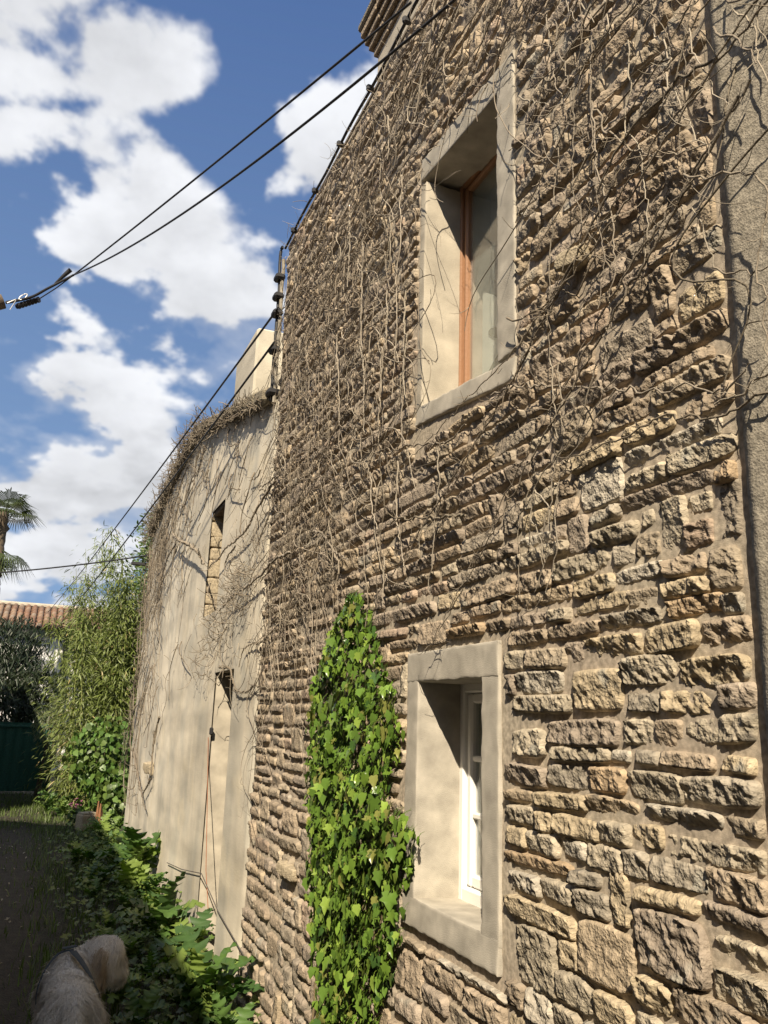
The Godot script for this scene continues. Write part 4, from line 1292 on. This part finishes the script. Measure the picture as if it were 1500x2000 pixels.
func build_far_end() -> void:
	var ivy_leaf := ivy_leaf_mesh(1, M.leaf)
	var oval := slim_leaf_mesh(0.20, 0.15, M.leaf)
	var slim := slim_leaf_mesh(0.09, 0.10, M.leaf)
	bush("glossy_shrub", "rounded shrub of glossy dark green leaves at the end of the rendered wall", "shrub", Vector3(-0.22, 0, -15.4), [[Vector3(0.02, 1.05, 0), Vector3(0.60, 0.64, 0.5), 0.62], [Vector3(0.22, 0.5, 0.25), Vector3(0.42, 0.45, 0.4), 0.38]], 2100, ivy_leaf, 0.10, Color(0.085, 0.15, 0.030), 0.4)
	bush("laurel_tree", "leafy green tree showing over the creeper on the rendered wall", "tree", Vector3(0.75, 0, -14.9), [[Vector3(-0.15, 4.75, 0.1), Vector3(0.75, 0.85, 0.8), 0.7], [Vector3(-0.42, 4.2, 0.3), Vector3(0.55, 0.8, 0.6), 0.3]], 2600, oval, 0.085, Color(0.085, 0.14, 0.035), 0.4, 0.3)
	bush("silver_shrub", "small grey-green shrub leaning over the green fence", "shrub", Vector3(-1.15, 0, -19.6), [[Vector3(0.12, 1.50, 0), Vector3(0.45, 0.42, 0.4), 0.7], [Vector3(0.38, 1.85, -0.2), Vector3(0.4, 0.4, 0.4), 0.3]], 1000, slim, 0.11, Color(0.15, 0.18, 0.10), 0.35)
	bush("dark_conifer", "dark drooping evergreen in front of the tiled house", "tree", Vector3(-2.15, 0, -23.6), [[Vector3(-0.05, 3.45, 0), Vector3(0.95, 0.72, 0.7), 0.55], [Vector3(0.2, 2.7, 0), Vector3(0.65, 0.8, 0.6), 0.45]], 4200, slim, 0.17, Color(0.022, 0.036, 0.018), 0.4)
	bush("oleander_hedge", "dark upright oleander bush behind the green fence", "hedge", Vector3(-1.75, 0, -22.6), [[Vector3(-0.25, 1.75, 0), Vector3(0.75, 0.85, 0.5), 0.5], [Vector3(0.40, 1.95, 0.1), Vector3(0.65, 0.95, 0.45), 0.5]], 4200, slim, 0.19, Color(0.026, 0.040, 0.018), 0.4, 0.9)
	# green sheeting fence: panels on posts
	var fe := thing("green_fence", "green sheet fence across the end of the alley, mostly in shade", "fence", Vector3(-2.6, 0, -21.0))
	for k in 4:
		var mb := MB.new()
		var b := 0
		for j in 3:
			for q in 25:
				mb.v.append(Vector3(-3.2 + 1.22 * k + 1.2 * q / 24.0, 0.02 + 0.74 * j, 0.016 * sin(q * 1.57)))
				mb.c.append(Color.WHITE)
		mb.lattice(b, 24, 2, true)
		put_mb("panel", mb, M.green, fe)
	for k in 5: boxed("post", fe, Vector3(-3.2 + 1.22 * k, 0.78, -0.06), Vector3(0.06, 1.6, 0.06), M.old_wood, 0.008)
	boxed("rail", fe, Vector3(-0.75, 1.42, 0.035), Vector3(4.9, 0.05, 0.03), M.green, 0.006)
	# garden wall behind the bamboo
	var gw := thing("garden_wall", "low buff stone garden wall behind the bamboo beside the green fence", "wall", Vector3(0.6, 0, -20.6))
	for j in 9:
		for k in 9:
			var c := rng.randf_range(0.8, 1.1)
			boxed("stone", gw, Vector3(-1.25 + 0.31 * k + (0.15 if j % 2 else 0.0), 0.09 + 0.165 * j, 0), Vector3(0.30, 0.155, 0.3 + rng.randf_range(-0.02, 0.02)), M.stone, 0.02, Basis.IDENTITY, Color(0.42 * c, 0.35 * c, 0.23 * c))
	# stakes
	var foot := hit(77, 1549, 1, 0.0)
	foot = foot * Vector3(1, 0, 1)
	var sk := thing("garden_stake", "long thin wooden stake leaning before the green fence", "stake", foot)
	var head := hit(88, 1440, 2, foot.z + 0.1)
	var mb2 := MB.new()
	mb2.tube(PackedVector3Array([Vector3(0, -0.05, 0), (head - foot) * 0.5, head - foot]), 0.018, 0.014, 6, Color.WHITE, true)
	put_mb("pole", mb2, M.old_wood, sk)
	var f2 := hit(145, 1580, 1, 0.0)
	var s2 := thing("garden_stake", "short thin stake standing behind the pink flowers", "stake", f2)
	var h2 := hit(140, 1535, 2, f2.z)
	mb2 = MB.new()
	mb2.tube(PackedVector3Array([Vector3(0, -0.05, 0), h2 - f2]), 0.016, 0.012, 6, Color.WHITE, true)
	put_mb("pole", mb2, M.old_wood, s2)
	# cut stone block and a split post
	var bp := hit(163, 1622, 1, 0.0)
	var bl := thing("stone_block", "squared pale stone block on the ground beside the split post", "stone", bp)
	var bm := MB.new()
	bm.box(Vector3(0, 0.12, 0), Vector3(0.24, 0.24, 0.24), Color(0.50, 0.43, 0.29), 0.018, Basis(Vector3.UP, 0.35))
	bm.box(Vector3(0.01, 0.252, 0), Vector3(0.22, 0.03, 0.20), Color(0.54, 0.47, 0.33), 0.008, Basis(Vector3.UP, 0.37))
	put_mb("block", bm, M.stone, bl)
	var pp := hit(187, 1624, 1, 0.0)
	var po := thing("split_post", "splintered reddish wooden post stump beside the pale stone block", "post", pp)
	bm = MB.new()
	for k in 5:
		var w := TAU * k / 5.0
		bm.tube(PackedVector3Array([Vector3(cos(w) * 0.03, -0.05, sin(w) * 0.03), Vector3(cos(w) * 0.032, 0.25, sin(w) * 0.03), Vector3(cos(w) * 0.028, rng.randf_range(0.32, 0.46), sin(w) * 0.03)]), 0.034, 0.012, 6, Color.WHITE, true)
	put_mb("stump", bm, M.red_wood, po)
	bm = MB.new()
	bm.tube(PackedVector3Array([Vector3(0.04, 0.02, 0.12), Vector3(-0.16, 0.30, 0.16)]), 0.009, 0.008, 5, Color.WHITE, true)
	put_mb("stick", bm, M.conduit, po)
	# pink flowers
	var fp := hit(140, 1618, 1, 0.0)
	var fl := thing("flower_plant", "small plant with a cluster of pink flowers in front of the shrub", "flowers", fp)
	var pm := MB.new()
	for k in 26:
		var at := Vector3(rng.randfn() * 0.055, 0.34 + rng.randfn() * 0.04, rng.randfn() * 0.05)
		for q in 5:
			var w := TAU * q / 5.0 + k
			var a := Vector3(cos(w), 0.4, sin(w)) * 0.022
			var b2 := Vector3(cos(w + 0.6), 0.4, sin(w + 0.6)) * 0.022
			var g := pm.v.size()
			for r in [Vector3.ZERO, a, b2]:
				pm.v.append(at + r); pm.c.append(Color(0.62, 0.22, 0.40) * rng.randf_range(0.8, 1.2))
			pm.i.append_array([g, g + 1, g + 2])
	put_mb("flower_head", pm, M.petal, fl)
	var lp := []; var lt := []
	for q in leaf_cloud(Vector3(0, 0.17, 0), Vector3(0.13, 0.16, 0.13), 110, 3.0, 0.3):
		lp.append(Transform3D(leaf_basis(Vector3(rng.randfn(), rng.randfn(), rng.randfn()), q[1] + Vector3.UP * 0.4, rng.randf_range(0.05, 0.09)), q[0]))
		lt.append(Color(0.06, 0.10, 0.03) * rng.randf_range(0.8, 1.3))
	scatter("foliage", oval, lp, lt, fl)
	# palm
	var pb := Vector3(-2.93, 0, -24.5)
	var pa := thing("fan_palm", "shaggy fan palm standing beyond the green fence", "palm", pb)
	var tm := MB.new()
	var pp2 := PackedVector3Array()
	for k in 60: pp2.append(Vector3(0.10 * sin(k * 0.05), 7.1 * k / 59.0, 0))
	var tb := tm.v.size()
	tm.tube(pp2, 0.13, 0.17, 9, Color(0.13, 0.10, 0.07))
	for k in range(tb, tm.v.size()): tm.v[k] += Vector3(rng.randfn(), 0, rng.randfn()) * 0.022
	put_mb("trunk", tm, M.creeper, pa)
	var crown := Vector3(0.08, 6.95, 0)
	for k in 20:
		var w := TAU * k / 20.0 * 2.4
		var el: float = [0.95, 0.45, 0.05, -0.45, -0.85][k % 5]
		var dir := Vector3(cos(w) * cos(el), sin(el), sin(w) * cos(el))
		var hub := crown + dir * rng.randf_range(0.40, 0.55) + Vector3(0, -0.9 if el < -0.3 else 0.0, 0)
		var fm := MB.new()
		var dead: bool = el < -0.7 and rng.randf() < 0.6
		var col := Color(0.34, 0.26, 0.12) if dead else Color(0.055, 0.075, 0.024)
		fm.tube(PackedVector3Array([crown + Vector3(0, -0.9 if el < -0.3 else 0.0, 0), hub]), 0.016, 0.012, 5, col)
		var sidev := dir.cross(Vector3.UP).normalized()
		var upv := sidev.cross(dir)
		for q in 27:
			var a := lerpf(-1.75, 1.75, q / 26.0)
			var d2 := (dir * cos(a) + sidev * sin(a)).normalized()
			var l := 0.66 * rng.randf_range(0.85, 1.05)
			var wv := d2.cross(upv).normalized() * 0.018
			var g := fm.v.size()
			var tip := hub + d2 * l + Vector3(0, -0.20 - 0.1 * rng.randf(), 0)
			for r in [hub, hub + d2 * l * 0.55 + wv, hub + d2 * l * 0.55 - wv, tip]:
				fm.v.append(r); fm.c.append(col * rng.randf_range(0.8, 1.25))
			fm.i.append_array([g, g + 1, g + 2, g + 1, g + 3, g + 2])
		put_mb("frond", fm, M.leaf, pa)
	# tiled house
	var th := thing("tiled_house", "white house with a terracotta tiled roof at the end of the alley", "house", Vector3(-2.0, 0, -28.5))
	boxed("wall", th, Vector3(0, 2.1, -2.0), Vector3(8.4, 4.2, 4.0), M.white_wall, 0.0)
	boxed("fascia", th, Vector3(0, 4.24, 0.25), Vector3(8.9, 0.10, 0.05), M.old_wood, 0.006)
	mb2 = MB.new()
	mb2.tube(PackedVector3Array([Vector3(2.9 - 1.62, 4.2, 0.2), Vector3(2.9 - 1.62, 3.9, 0.08), Vector3(2.9 - 1.62, 0.1, 0.08)]), 0.11, 0.11, 8, Color.WHITE, true)
	put_mb("downpipe", mb2, M.cable, th)
	boxed("gutter", th, Vector3(0, 4.17, 0.34), Vector3(8.9, 0.10, 0.12), M.cable, 0.02)
	var rd := MB.new()
	rd.poly([Vector3(-4.4, 4.27, 0.36), Vector3(4.4, 4.27, 0.36), Vector3(4.4, 5.20, -1.9), Vector3(-4.4, 5.20, -1.9)], Vector3(0, 0, -2), Color(0.25, 0.13, 0.08))
	rd.poly([Vector3(-4.4, 4.27, -4.3), Vector3(4.4, 4.27, -4.3), Vector3(4.4, 5.20, -1.9), Vector3(-4.4, 5.20, -1.9)], Vector3(0, 0, -2), Color(0.25, 0.13, 0.08))
	var roof := put_mb("roof", rd, M.tile, th)
	var tiles := []
	for k in 5:
		var tmb := MB.new()
		var base: Color = [Color(0.33, 0.19, 0.125), Color(0.38, 0.26, 0.18), Color(0.28, 0.165, 0.11), Color(0.35, 0.27, 0.20), Color(0.24, 0.165, 0.12)][k]
		for j in 2:
			for q in 7:
				var w := PI * q / 6.0
				var rr := 0.088 if j == 0 else 0.074
				tmb.v.append(Vector3(cos(w) * rr, sin(w) * rr + (0.02 if j == 0 else 0.0), -0.42 * j)); tmb.c.append(base)
		tmb.lattice(0, 6, 1, false)
		for q in 7:
			var w := PI * q / 6.0
			tmb.v.append(Vector3(cos(w) * 0.068, sin(w) * 0.068 + 0.01, 0.0)); tmb.c.append(base * 0.9)
		for q in 6: tmb.i.append_array([q, 14 + q, q + 1, q + 1, 14 + q, 15 + q])
		tiles.append(tmb.mesh(M.tile))
	var slope := atan2(0.93, 2.26)
	for c in 36:
		for r in 7:
			var t := (r + 0.0) / 7.0
			var o := put("roof_tile", tiles[rng.randi() % 5], roof)
			o.transform = Transform3D(Basis(Vector3.RIGHT, slope) * Basis(Vector3.UP, rng.randf_range(-0.03, 0.03)), Vector3(-3.3 + c * 0.205, lerpf(4.275, 5.20, t) + 0.004 * (c % 3), lerpf(0.40, -1.9, t)))
	boxed("ridge", th, Vector3(0, 5.24, -1.9), Vector3(8.8, 0.16, 0.22), M.reveal, 0.05)

func build_surroundings() -> void:
	# the house across the alley and an outbuilding added to shade the fence: they cast the shade that covers the path
	var ha := thing("house_across", "plain rendered house across the alley that shades the path", "house", Vector3(-3.2, 0, 0))
	boxed("wall", ha, Vector3(-2.5, 2.56, -0.65), Vector3(5.0, 5.12, 17.3), M.house_across, 0.0)
	var r := MB.new()
	r.poly([Vector3(0.12, 5.05, -9.4), Vector3(0.12, 5.05, 8.1), Vector3(-2.5, 6.2, 8.1), Vector3(-2.5, 6.2, -9.4)], Vector3(-2, 0, 0), Color(0.30, 0.17, 0.10))
	r.poly([Vector3(-5.1, 5.05, -9.4), Vector3(-5.1, 5.05, 8.1), Vector3(-2.5, 6.2, 8.1), Vector3(-2.5, 6.2, -9.4)], Vector3(-2, 0, 0), Color(0.30, 0.17, 0.10))
	put_mb("roof", r, M.tile, ha)
	for z in [-7.5, -3.5, 1.0]:
		var w := node("window", ha)
		boxed("shutter", w, Vector3(0.03, 3.6, z), Vector3(0.05, 1.2, 0.9), M.old_wood, 0.01)
		boxed("sill", w, Vector3(0.05, 2.96, z), Vector3(0.12, 0.06, 1.1), M.cement, 0.01)
	var hb := thing("added_outbuilding", "unseen low outbuilding added past the house across the alley to shade the fence", "building", Vector3(-2.6, 0, -15.3))  # out of view; placed and sized to shade the fence and far ground
	boxed("wall", hb, Vector3(-2.0, 1.85, -2.65), Vector3(4.0, 3.7, 5.3), M.house_across, 0.0)
	boxed("roof", hb, Vector3(-2.0, 3.76, -2.65), Vector3(4.06, 0.10, 5.4), M.tile, 0.01, Basis.IDENTITY, Color(0.30, 0.17, 0.10))
	# ground and path
	var g := MB.new()
	var n := 60
	for j in n + 1:
		for k in n + 1:
			var u := (k / float(n) - 0.5) * 2.0
			var v := (j / float(n) - 0.5) * 2.0
			var x := signf(u) * pow(absf(u), 3.0) * 120.0 - 1.2
			var z := signf(v) * pow(absf(v), 3.0) * 120.0 - 8.0
			g.v.append(Vector3(x, -0.02 + 0.012 * nC.get_noise_2d(x * 3.0, z * 3.0), z)); g.c.append(Color.WHITE)
	g.lattice(0, n, n, false)
	var go := put_mb("ground", g, M.ground, self)
	tag(go, "dark earth ground of the alley under weeds and grass", "ground", "", "structure")
	var p := MB.new()
	for j in 61:
		for k in 9:
			var z := 3.0 - 23.5 * j / 60.0
			var edge := 0.12 * nC.get_noise_2d(z * 4.0, k * 1.0)
			p.v.append(Vector3(lerpf(-2.35, -1.10, k / 8.0) + edge, -0.002 + 0.006 * nC.get_noise_2d(z * 9.0, k * 9.0) - (0.02 if k == 0 or k == 8 else 0.0), z)); p.c.append(Color.WHITE)
	p.lattice(0, 8, 60, true)
	var pt := put_mb("path", p, M.path, self)
	tag(pt, "trodden brown earth path along the shaded side of the alley", "path", "", "structure")
	# grass
	var blade := MB.new()
	blade.v = PackedVector3Array([Vector3(-0.06, 0, 0), Vector3(0.06, 0, 0), Vector3(0.035, 0.6, 0.10), Vector3(-0.035, 0.6, 0.10), Vector3(0, 1, 0.34)])
	for k in 5: blade.c.append(Color.WHITE)
	blade.i = PackedInt32Array([0, 2, 1, 0, 3, 2, 3, 4, 2])
	var bm := blade.mesh(M.weed)
	var places := []
	var tints := []
	while places.size() < 15000:
		var z := rng.randf_range(-20.5, -2.8)
		var x := rng.randf_range(-2.6, 0.0)
		var on := 1.0 - 0.8 * smooth(0.62, 0.35, absf(x + 1.7))
		if z < -14.5: on = 1.0
		if rng.randf() > on * (0.6 + 0.8 * nC.get_noise_2d(x * 8.0, z * 8.0)): continue
		var s := rng.randf_range(0.05, 0.13)
		places.append(Transform3D(Basis(Vector3.UP, rng.randf() * TAU) * Basis(Vector3.RIGHT, rng.randf_range(-0.2, 0.5)) * Basis.from_scale(Vector3(s * 0.8, s, s)), Vector3(x, -0.015, z)))
		tints.append(Color(0.095, 0.14, 0.03) * rng.randf_range(0.6, 1.3))
	var gr := scatter("grass", bm, places, tints, self)
	tag(gr, "short grass on the alley verge and in the sunlit patch", "grass", "", "stuff")

func build_litter() -> void:
	var small := ivy_leaf_mesh(0, M.weed)
	var gp := []
	var gt := []
	for k in 3600:
		var z := rng.randf_range(-13.5, -3.2)
		var x := -0.04 - absf(rng.randfn(0.0, 0.42))
		if x < -1.0: continue
		var s := rng.randf_range(0.02, 0.075)
		gp.append(Transform3D(leaf_basis(Vector3(rng.randfn(), rng.randf_range(-0.6, 0.3), rng.randfn()), Vector3(rng.randf_range(-0.6, 0.3), 1.0, rng.randf_range(-0.3, 0.8)), s), Vector3(x, absf(rng.randfn(0.0, 0.09)) + 0.01 + 0.16 * maxf(0.0, nC.get_noise_2d(z * 14.0, x * 14.0)), z)))
		gt.append(Color(0.10, 0.155, 0.035).lerp(Color(0.20, 0.22, 0.06), rng.randf() * rng.randf()) * rng.randf_range(0.5, 1.2))
	var gc := scatter("ground_cover", small, gp, gt, self)
	tag(gc, "low small-leaved ground cover between the weeds at the wall foot", "ground cover", "", "stuff")
	var dry := slim_leaf_mesh(0.26, 0.4, M.leaf)
	var places := []
	var tints := []
	for k in 600:
		var z := rng.randf_range(-17.0, -2.6)
		places.append(Transform3D(Basis(Vector3.UP, rng.randf() * TAU) * Basis(Vector3.RIGHT, rng.randf_range(-1.9, -1.2)) * Basis.from_scale(Vector3.ONE * rng.randf_range(0.015, 0.05)), Vector3(rng.randf_range(-2.3, -0.2), 0.012, z)))
		tints.append(Color(0.30, 0.22, 0.13).lerp(Color(0.42, 0.38, 0.30), rng.randf()) * rng.randf_range(0.6, 1.1))
	var o := scatter("leaf_litter", dry, places, tints, self)
	tag(o, "scattered dry leaves and bits on the earth path", "leaf litter", "", "stuff")

# ---------------------------------------------------------------- dog
func capsule(p: Vector3, a: Vector3, b: Vector3, ra: float, rb: float) -> float:
	var d := b - a
	var t := clampf((p - a).dot(d) / d.length_squared(), 0.0, 1.0)
	return (p - a - d * t).length() - lerpf(ra, rb, t)

func build_dog() -> void:
	var dog := thing("dog", "fluffy cream dog in a dark harness walking away, head turned aside", "dog", Vector3(-1.05, 0, -4.72))
	dog.scale = Vector3.ONE * 0.85
	# joints: the dog walks towards -z and turns its head to the right
	var bones := [
		[Vector3(0, 0.45, -0.30), Vector3(0, 0.46, 0.02), 0.150, 0.138], [Vector3(0, 0.46, 0.02), Vector3(0, 0.47, 0.33), 0.138, 0.142],
		[Vector3(0, 0.51, -0.36), Vector3(0.06, 0.53, -0.45), 0.115, 0.085], [Vector3(0.06, 0.53, -0.45), Vector3(0.17, 0.53, -0.50), 0.080, 0.085], [Vector3(0.185, 0.575, -0.47), Vector3(0.235, 0.57, -0.49), 0.100, 0.098],
		[Vector3(0.235, 0.56, -0.50), Vector3(0.275, 0.51, -0.53), 0.094, 0.076], [Vector3(0.29, 0.475, -0.55), Vector3(0.335, 0.42, -0.58), 0.060, 0.044],
		[Vector3(0.185, 0.59, -0.385), Vector3(0.18, 0.44, -0.375), 0.034, 0.042], [Vector3(0.235, 0.57, -0.60), Vector3(0.26, 0.45, -0.64), 0.035, 0.034],
		[Vector3(-0.085, 0.40, -0.33), Vector3(-0.09, 0.20, -0.30), 0.075, 0.045], [Vector3(-0.09, 0.20, -0.30), Vector3(-0.09, 0.045, -0.34), 0.043, 0.036], [Vector3(-0.09, 0.035, -0.34), Vector3(-0.09, 0.03, -0.40), 0.036, 0.030],
		[Vector3(0.085, 0.40, -0.33), Vector3(0.09, 0.21, -0.39), 0.075, 0.045], [Vector3(0.09, 0.21, -0.39), Vector3(0.09, 0.045, -0.37), 0.043, 0.036], [Vector3(0.09, 0.035, -0.37), Vector3(0.09, 0.03, -0.43), 0.036, 0.030],
		[Vector3(-0.085, 0.42, 0.33), Vector3(-0.09, 0.27, 0.27), 0.10, 0.068], [Vector3(-0.09, 0.27, 0.27), Vector3(-0.09, 0.16, 0.40), 0.062, 0.036], [Vector3(-0.09, 0.16, 0.40), Vector3(-0.09, 0.04, 0.38), 0.036, 0.033], [Vector3(-0.09, 0.033, 0.38), Vector3(-0.09, 0.028, 0.31), 0.034, 0.028],
		[Vector3(0.085, 0.42, 0.33), Vector3(0.09, 0.27, 0.31), 0.10, 0.068], [Vector3(0.09, 0.27, 0.31), Vector3(0.09, 0.16, 0.46), 0.062, 0.036], [Vector3(0.09, 0.16, 0.46), Vector3(0.09, 0.04, 0.45), 0.036, 0.033], [Vector3(0.09, 0.033, 0.45), Vector3(0.09, 0.028, 0.38), 0.034, 0.028],
		[Vector3(0, 0.53, 0.44), Vector3(0.01, 0.42, 0.60), 0.045, 0.055], [Vector3(0.01, 0.42, 0.60), Vector3(0.0, 0.28, 0.66), 0.06, 0.03]]
	var cell := 0.017
	var lo := Vector3(-0.26, -0.02, -0.74)
	var nx := 42; var ny := 42; var nz := 88
	var field := PackedFloat32Array()
	field.resize(nx * ny * nz)
	field.fill(1.0)
	for b in bones:
		var reach: float = maxf(b[2], b[3]) + 0.09
		var a0: Vector3 = (Vector3(minf(b[0].x, b[1].x), minf(b[0].y, b[1].y), minf(b[0].z, b[1].z)) - Vector3.ONE * reach - lo) / cell
		var a1: Vector3 = (Vector3(maxf(b[0].x, b[1].x), maxf(b[0].y, b[1].y), maxf(b[0].z, b[1].z)) + Vector3.ONE * reach - lo) / cell
		for z in range(maxi(0, int(a0.z)), mini(nz, int(a1.z) + 1)):
			for y in range(maxi(0, int(a0.y)), mini(ny, int(a1.y) + 1)):
				for x in range(maxi(0, int(a0.x)), mini(nx, int(a1.x) + 1)):
					var at := (z * ny + y) * nx + x
					var d := capsule(lo + Vector3(x, y, z) * cell, b[0], b[1], b[2], b[3])
					var o := field[at]
					var h := maxf(0.045 - absf(o - d), 0.0) / 0.045
					field[at] = minf(o, d) - h * h * 0.045 * 0.25
	var mb := MB.new()
	var index := {}
	for z in nz - 1:
		for y in ny - 1:
			for x in nx - 1:
				var at := (z * ny + y) * nx + x
				var sum := Vector3.ZERO
				var n := 0
				for e in [[0, 1], [0, nx], [0, nx * ny], [1, nx + 1], [1, nx * ny + 1], [nx, nx + 1], [nx, nx * ny + nx], [nx * ny, nx * ny + 1], [nx * ny, nx * ny + nx], [nx + 1, nx * ny + nx + 1], [nx * ny + 1, nx * ny + nx + 1], [nx * ny + nx, nx * ny + nx + 1]]:
					var fa := field[at + e[0]]; var fb := field[at + e[1]]
					if (fa < 0.0) != (fb < 0.0):
						var t := fa / (fa - fb)
						var pa := Vector3((e[0] % nx) % 2, (e[0] % (nx * ny)) / nx, e[0] / (nx * ny))
						var pb := Vector3((e[1] % nx) % 2, (e[1] % (nx * ny)) / nx, e[1] / (nx * ny))
						sum += pa.lerp(pb, t); n += 1
				if n == 0: continue
				index[at] = mb.v.size()
				var p: Vector3 = lo + (Vector3(x, y, z) + sum / n) * cell
				mb.v.append(p)
				var tone := 1.0 + 0.22 * nC.get_noise_3d(p.x * 25.0, p.y * 25.0, p.z * 25.0)
				mb.c.append(Color(0.66 * tone, 0.61 * tone, 0.53 * tone))
	for z in range(1, nz - 1):
		for y in range(1, ny - 1):
			for x in range(1, nx - 1):
				var at := (z * ny + y) * nx + x
				var f := field[at] < 0.0
				for ax in 3:
					var s: int = [1, nx, nx * ny][ax]
					if (field[at + s] < 0.0) == f: continue
					var u: int = [nx, nx * ny, 1][ax]
					var w: int = [nx * ny, 1, nx][ax]
					var q := [index[at], index[at - u], index[at - u - w], index[at - w]]
					if f: mb.i.append_array([q[0], q[2], q[1], q[0], q[3], q[2]])
					else: mb.i.append_array([q[0], q[1], q[2], q[0], q[2], q[3]])
	var body := put_mb("body", mb, M.fur, dog)
	# coat
	var arrays := body.mesh.surface_get_arrays(0)
	var nn: PackedVector3Array = arrays[Mesh.ARRAY_NORMAL]
	var fur := MB.new()
	for k in mb.v.size():
		var p := mb.v[k]
		if p.y < 0.07: continue
		var count := 10 if p.y > 0.36 else 3
		for q in count:
			var o := p + Vector3(rng.randf_range(-1, 1), rng.randf_range(-1, 1), rng.randf_range(-1, 1)) * cell * 0.7
			var flow := Vector3(0, -0.75, 0.9) if p.x < 0.12 or p.z > -0.36 else Vector3(-0.5, -1.0, 0.25)
			var l := rng.randf_range(0.025, 0.06) * (1.0 if p.y > 0.3 else 0.6)
			var lock := Vector3(nC.get_noise_3d(p.x * 60.0, p.y * 60.0, p.z * 60.0), 0, nC.get_noise_3d(p.x * 60.0 + 70.0, p.y * 60.0, p.z * 60.0)) * 0.9
			var d := (nn[k] * rng.randf_range(0.25, 0.7) + flow * 0.7 + lock + Vector3(rng.randfn(), rng.randfn(), rng.randfn()) * 0.16).normalized()
			var side := d.cross(nn[k] + Vector3(0.01, 0, 0)).normalized() * 0.0024
			var g := fur.v.size()
			var tone := rng.randf_range(0.85, 1.08)
			var ear := capsule(p, Vector3(0.185, 0.59, -0.385), Vector3(0.18, 0.44, -0.375), 0.034, 0.042) < 0.012
			var coat := Color(0.52, 0.42, 0.30) if ear else Color(0.80, 0.75, 0.66)
			for r in [o - side, o + side, o + d * l + Vector3(0, -0.012, 0)]:
				fur.v.append(r); fur.c.append(coat * tone)
			fur.i.append_array([g, g + 1, g + 2])
	put_mb("coat", fur, M.fur, dog).set_meta("kind", "stuff")
	# face on the turned head
	var nose := MB.new()
	stone_lump(nose, Vector3(0.362, 0.415, -0.59), Vector3(0.02, 0.016, 0.02), Color.WHITE, 1.0)
	put_mb("nose", nose, M.cable, dog)
	for e in [Vector3(0.318, 0.535, -0.50), Vector3(0.275, 0.535, -0.615)]:
		var eye := MB.new()
		stone_lump(eye, e, Vector3(0.012, 0.012, 0.012), Color.WHITE, 2.0)
		put_mb("eye", eye, M.cable, dog)
	# harness: a strap down the right of the back, one over the shoulder, a chest strap and a collar
	var hr := node("harness", dog)
	for s in [[[[0.015, 0.640, -0.30], [0.030, 0.640, -0.20], [0.055, 0.628, -0.10], [0.085, 0.600, 0.0], [0.120, 0.555, 0.05], [0.158, 0.48, 0.07], [0.150, 0.40, 0.07]], 0.022], [[[0.02, 0.640, -0.33], [-0.05, 0.630, -0.33], [-0.10, 0.600, -0.28], [-0.145, 0.54, -0.20], [-0.165, 0.46, -0.14], [-0.15, 0.38, -0.12]], 0.012], [[[-0.045, 0.647, -0.35], [0.035, 0.652, -0.37]], 0.020]]:
		var p := PackedVector3Array()
		for q in s[0]: p.append(Vector3(q[0], q[1], q[2]))
		if p.size() > 2: p = refine(p, 0.03, 0.0)
		var st := MB.new()
		for k in p.size():
			var t := (p[mini(k + 1, p.size() - 1)] - p[maxi(k - 1, 0)]).normalized()
			var out := (p[k] - Vector3(0, 0.46, p[k].z)).normalized()
			var sd: Vector3 = t.cross(out).normalized() * s[1]
			for r in [p[k] - sd + out * 0.004, p[k] - sd * 0.8 + out * 0.010, p[k] + sd * 0.8 + out * 0.010, p[k] + sd + out * 0.004]:
				st.v.append(r); st.c.append(Color.WHITE)
		st.lattice(0, 3, p.size() - 1, true)
		put_mb("strap", st, M.strap, hr)
	var chain := MB.new()
	var cp := PackedVector3Array([Vector3(0.09, 0.635, -0.40), Vector3(0.135, 0.58, -0.37), Vector3(0.155, 0.50, -0.36), Vector3(0.13, 0.42, -0.40)])
	cp = refine(cp, 0.014, 0.0)
	for k in cp.size() - 1: chain.tube(PackedVector3Array([cp[k], cp[k].lerp(cp[k + 1], 0.8)]), 0.005 + 0.002 * (k % 2), 0.005, 5, Color.WHITE, true)
	put_mb("collar_chain", chain, M.steel, hr)

# ---------------------------------------------------------------- all together
func _ready() -> void:
	rng.seed = 20240517
	nA.noise_type = FastNoiseLite.TYPE_SIMPLEX_SMOOTH; nA.frequency = 17.0; nA.fractal_octaves = 4; nA.seed = 3; nA.fractal_gain = 0.6
	nB.noise_type = FastNoiseLite.TYPE_CELLULAR; nB.frequency = 34.0; nB.cellular_return_type = FastNoiseLite.RETURN_DISTANCE; nB.fractal_type = FastNoiseLite.FRACTAL_NONE; nB.seed = 4
	nC.noise_type = FastNoiseLite.TYPE_SIMPLEX_SMOOTH; nC.frequency = 0.12; nC.fractal_octaves = 2; nC.seed = 9
	nD.noise_type = FastNoiseLite.TYPE_SIMPLEX_SMOOTH; nD.frequency = 7.0; nD.fractal_octaves = 3; nD.seed = 15
	nR.noise_type = FastNoiseLite.TYPE_SIMPLEX_SMOOTH; nR.frequency = 13.0; nR.fractal_type = FastNoiseLite.FRACTAL_RIDGED; nR.fractal_octaves = 4; nR.fractal_gain = 0.6; nR.seed = 31
	make_materials()
	camera_and_light()
	build_surroundings()
	build_house()
	build_annex()
	build_creepers()
	build_ivy()
	build_weeds()
	build_bamboo()
	build_far_end()
	build_litter()
	build_cables()
	build_dog()
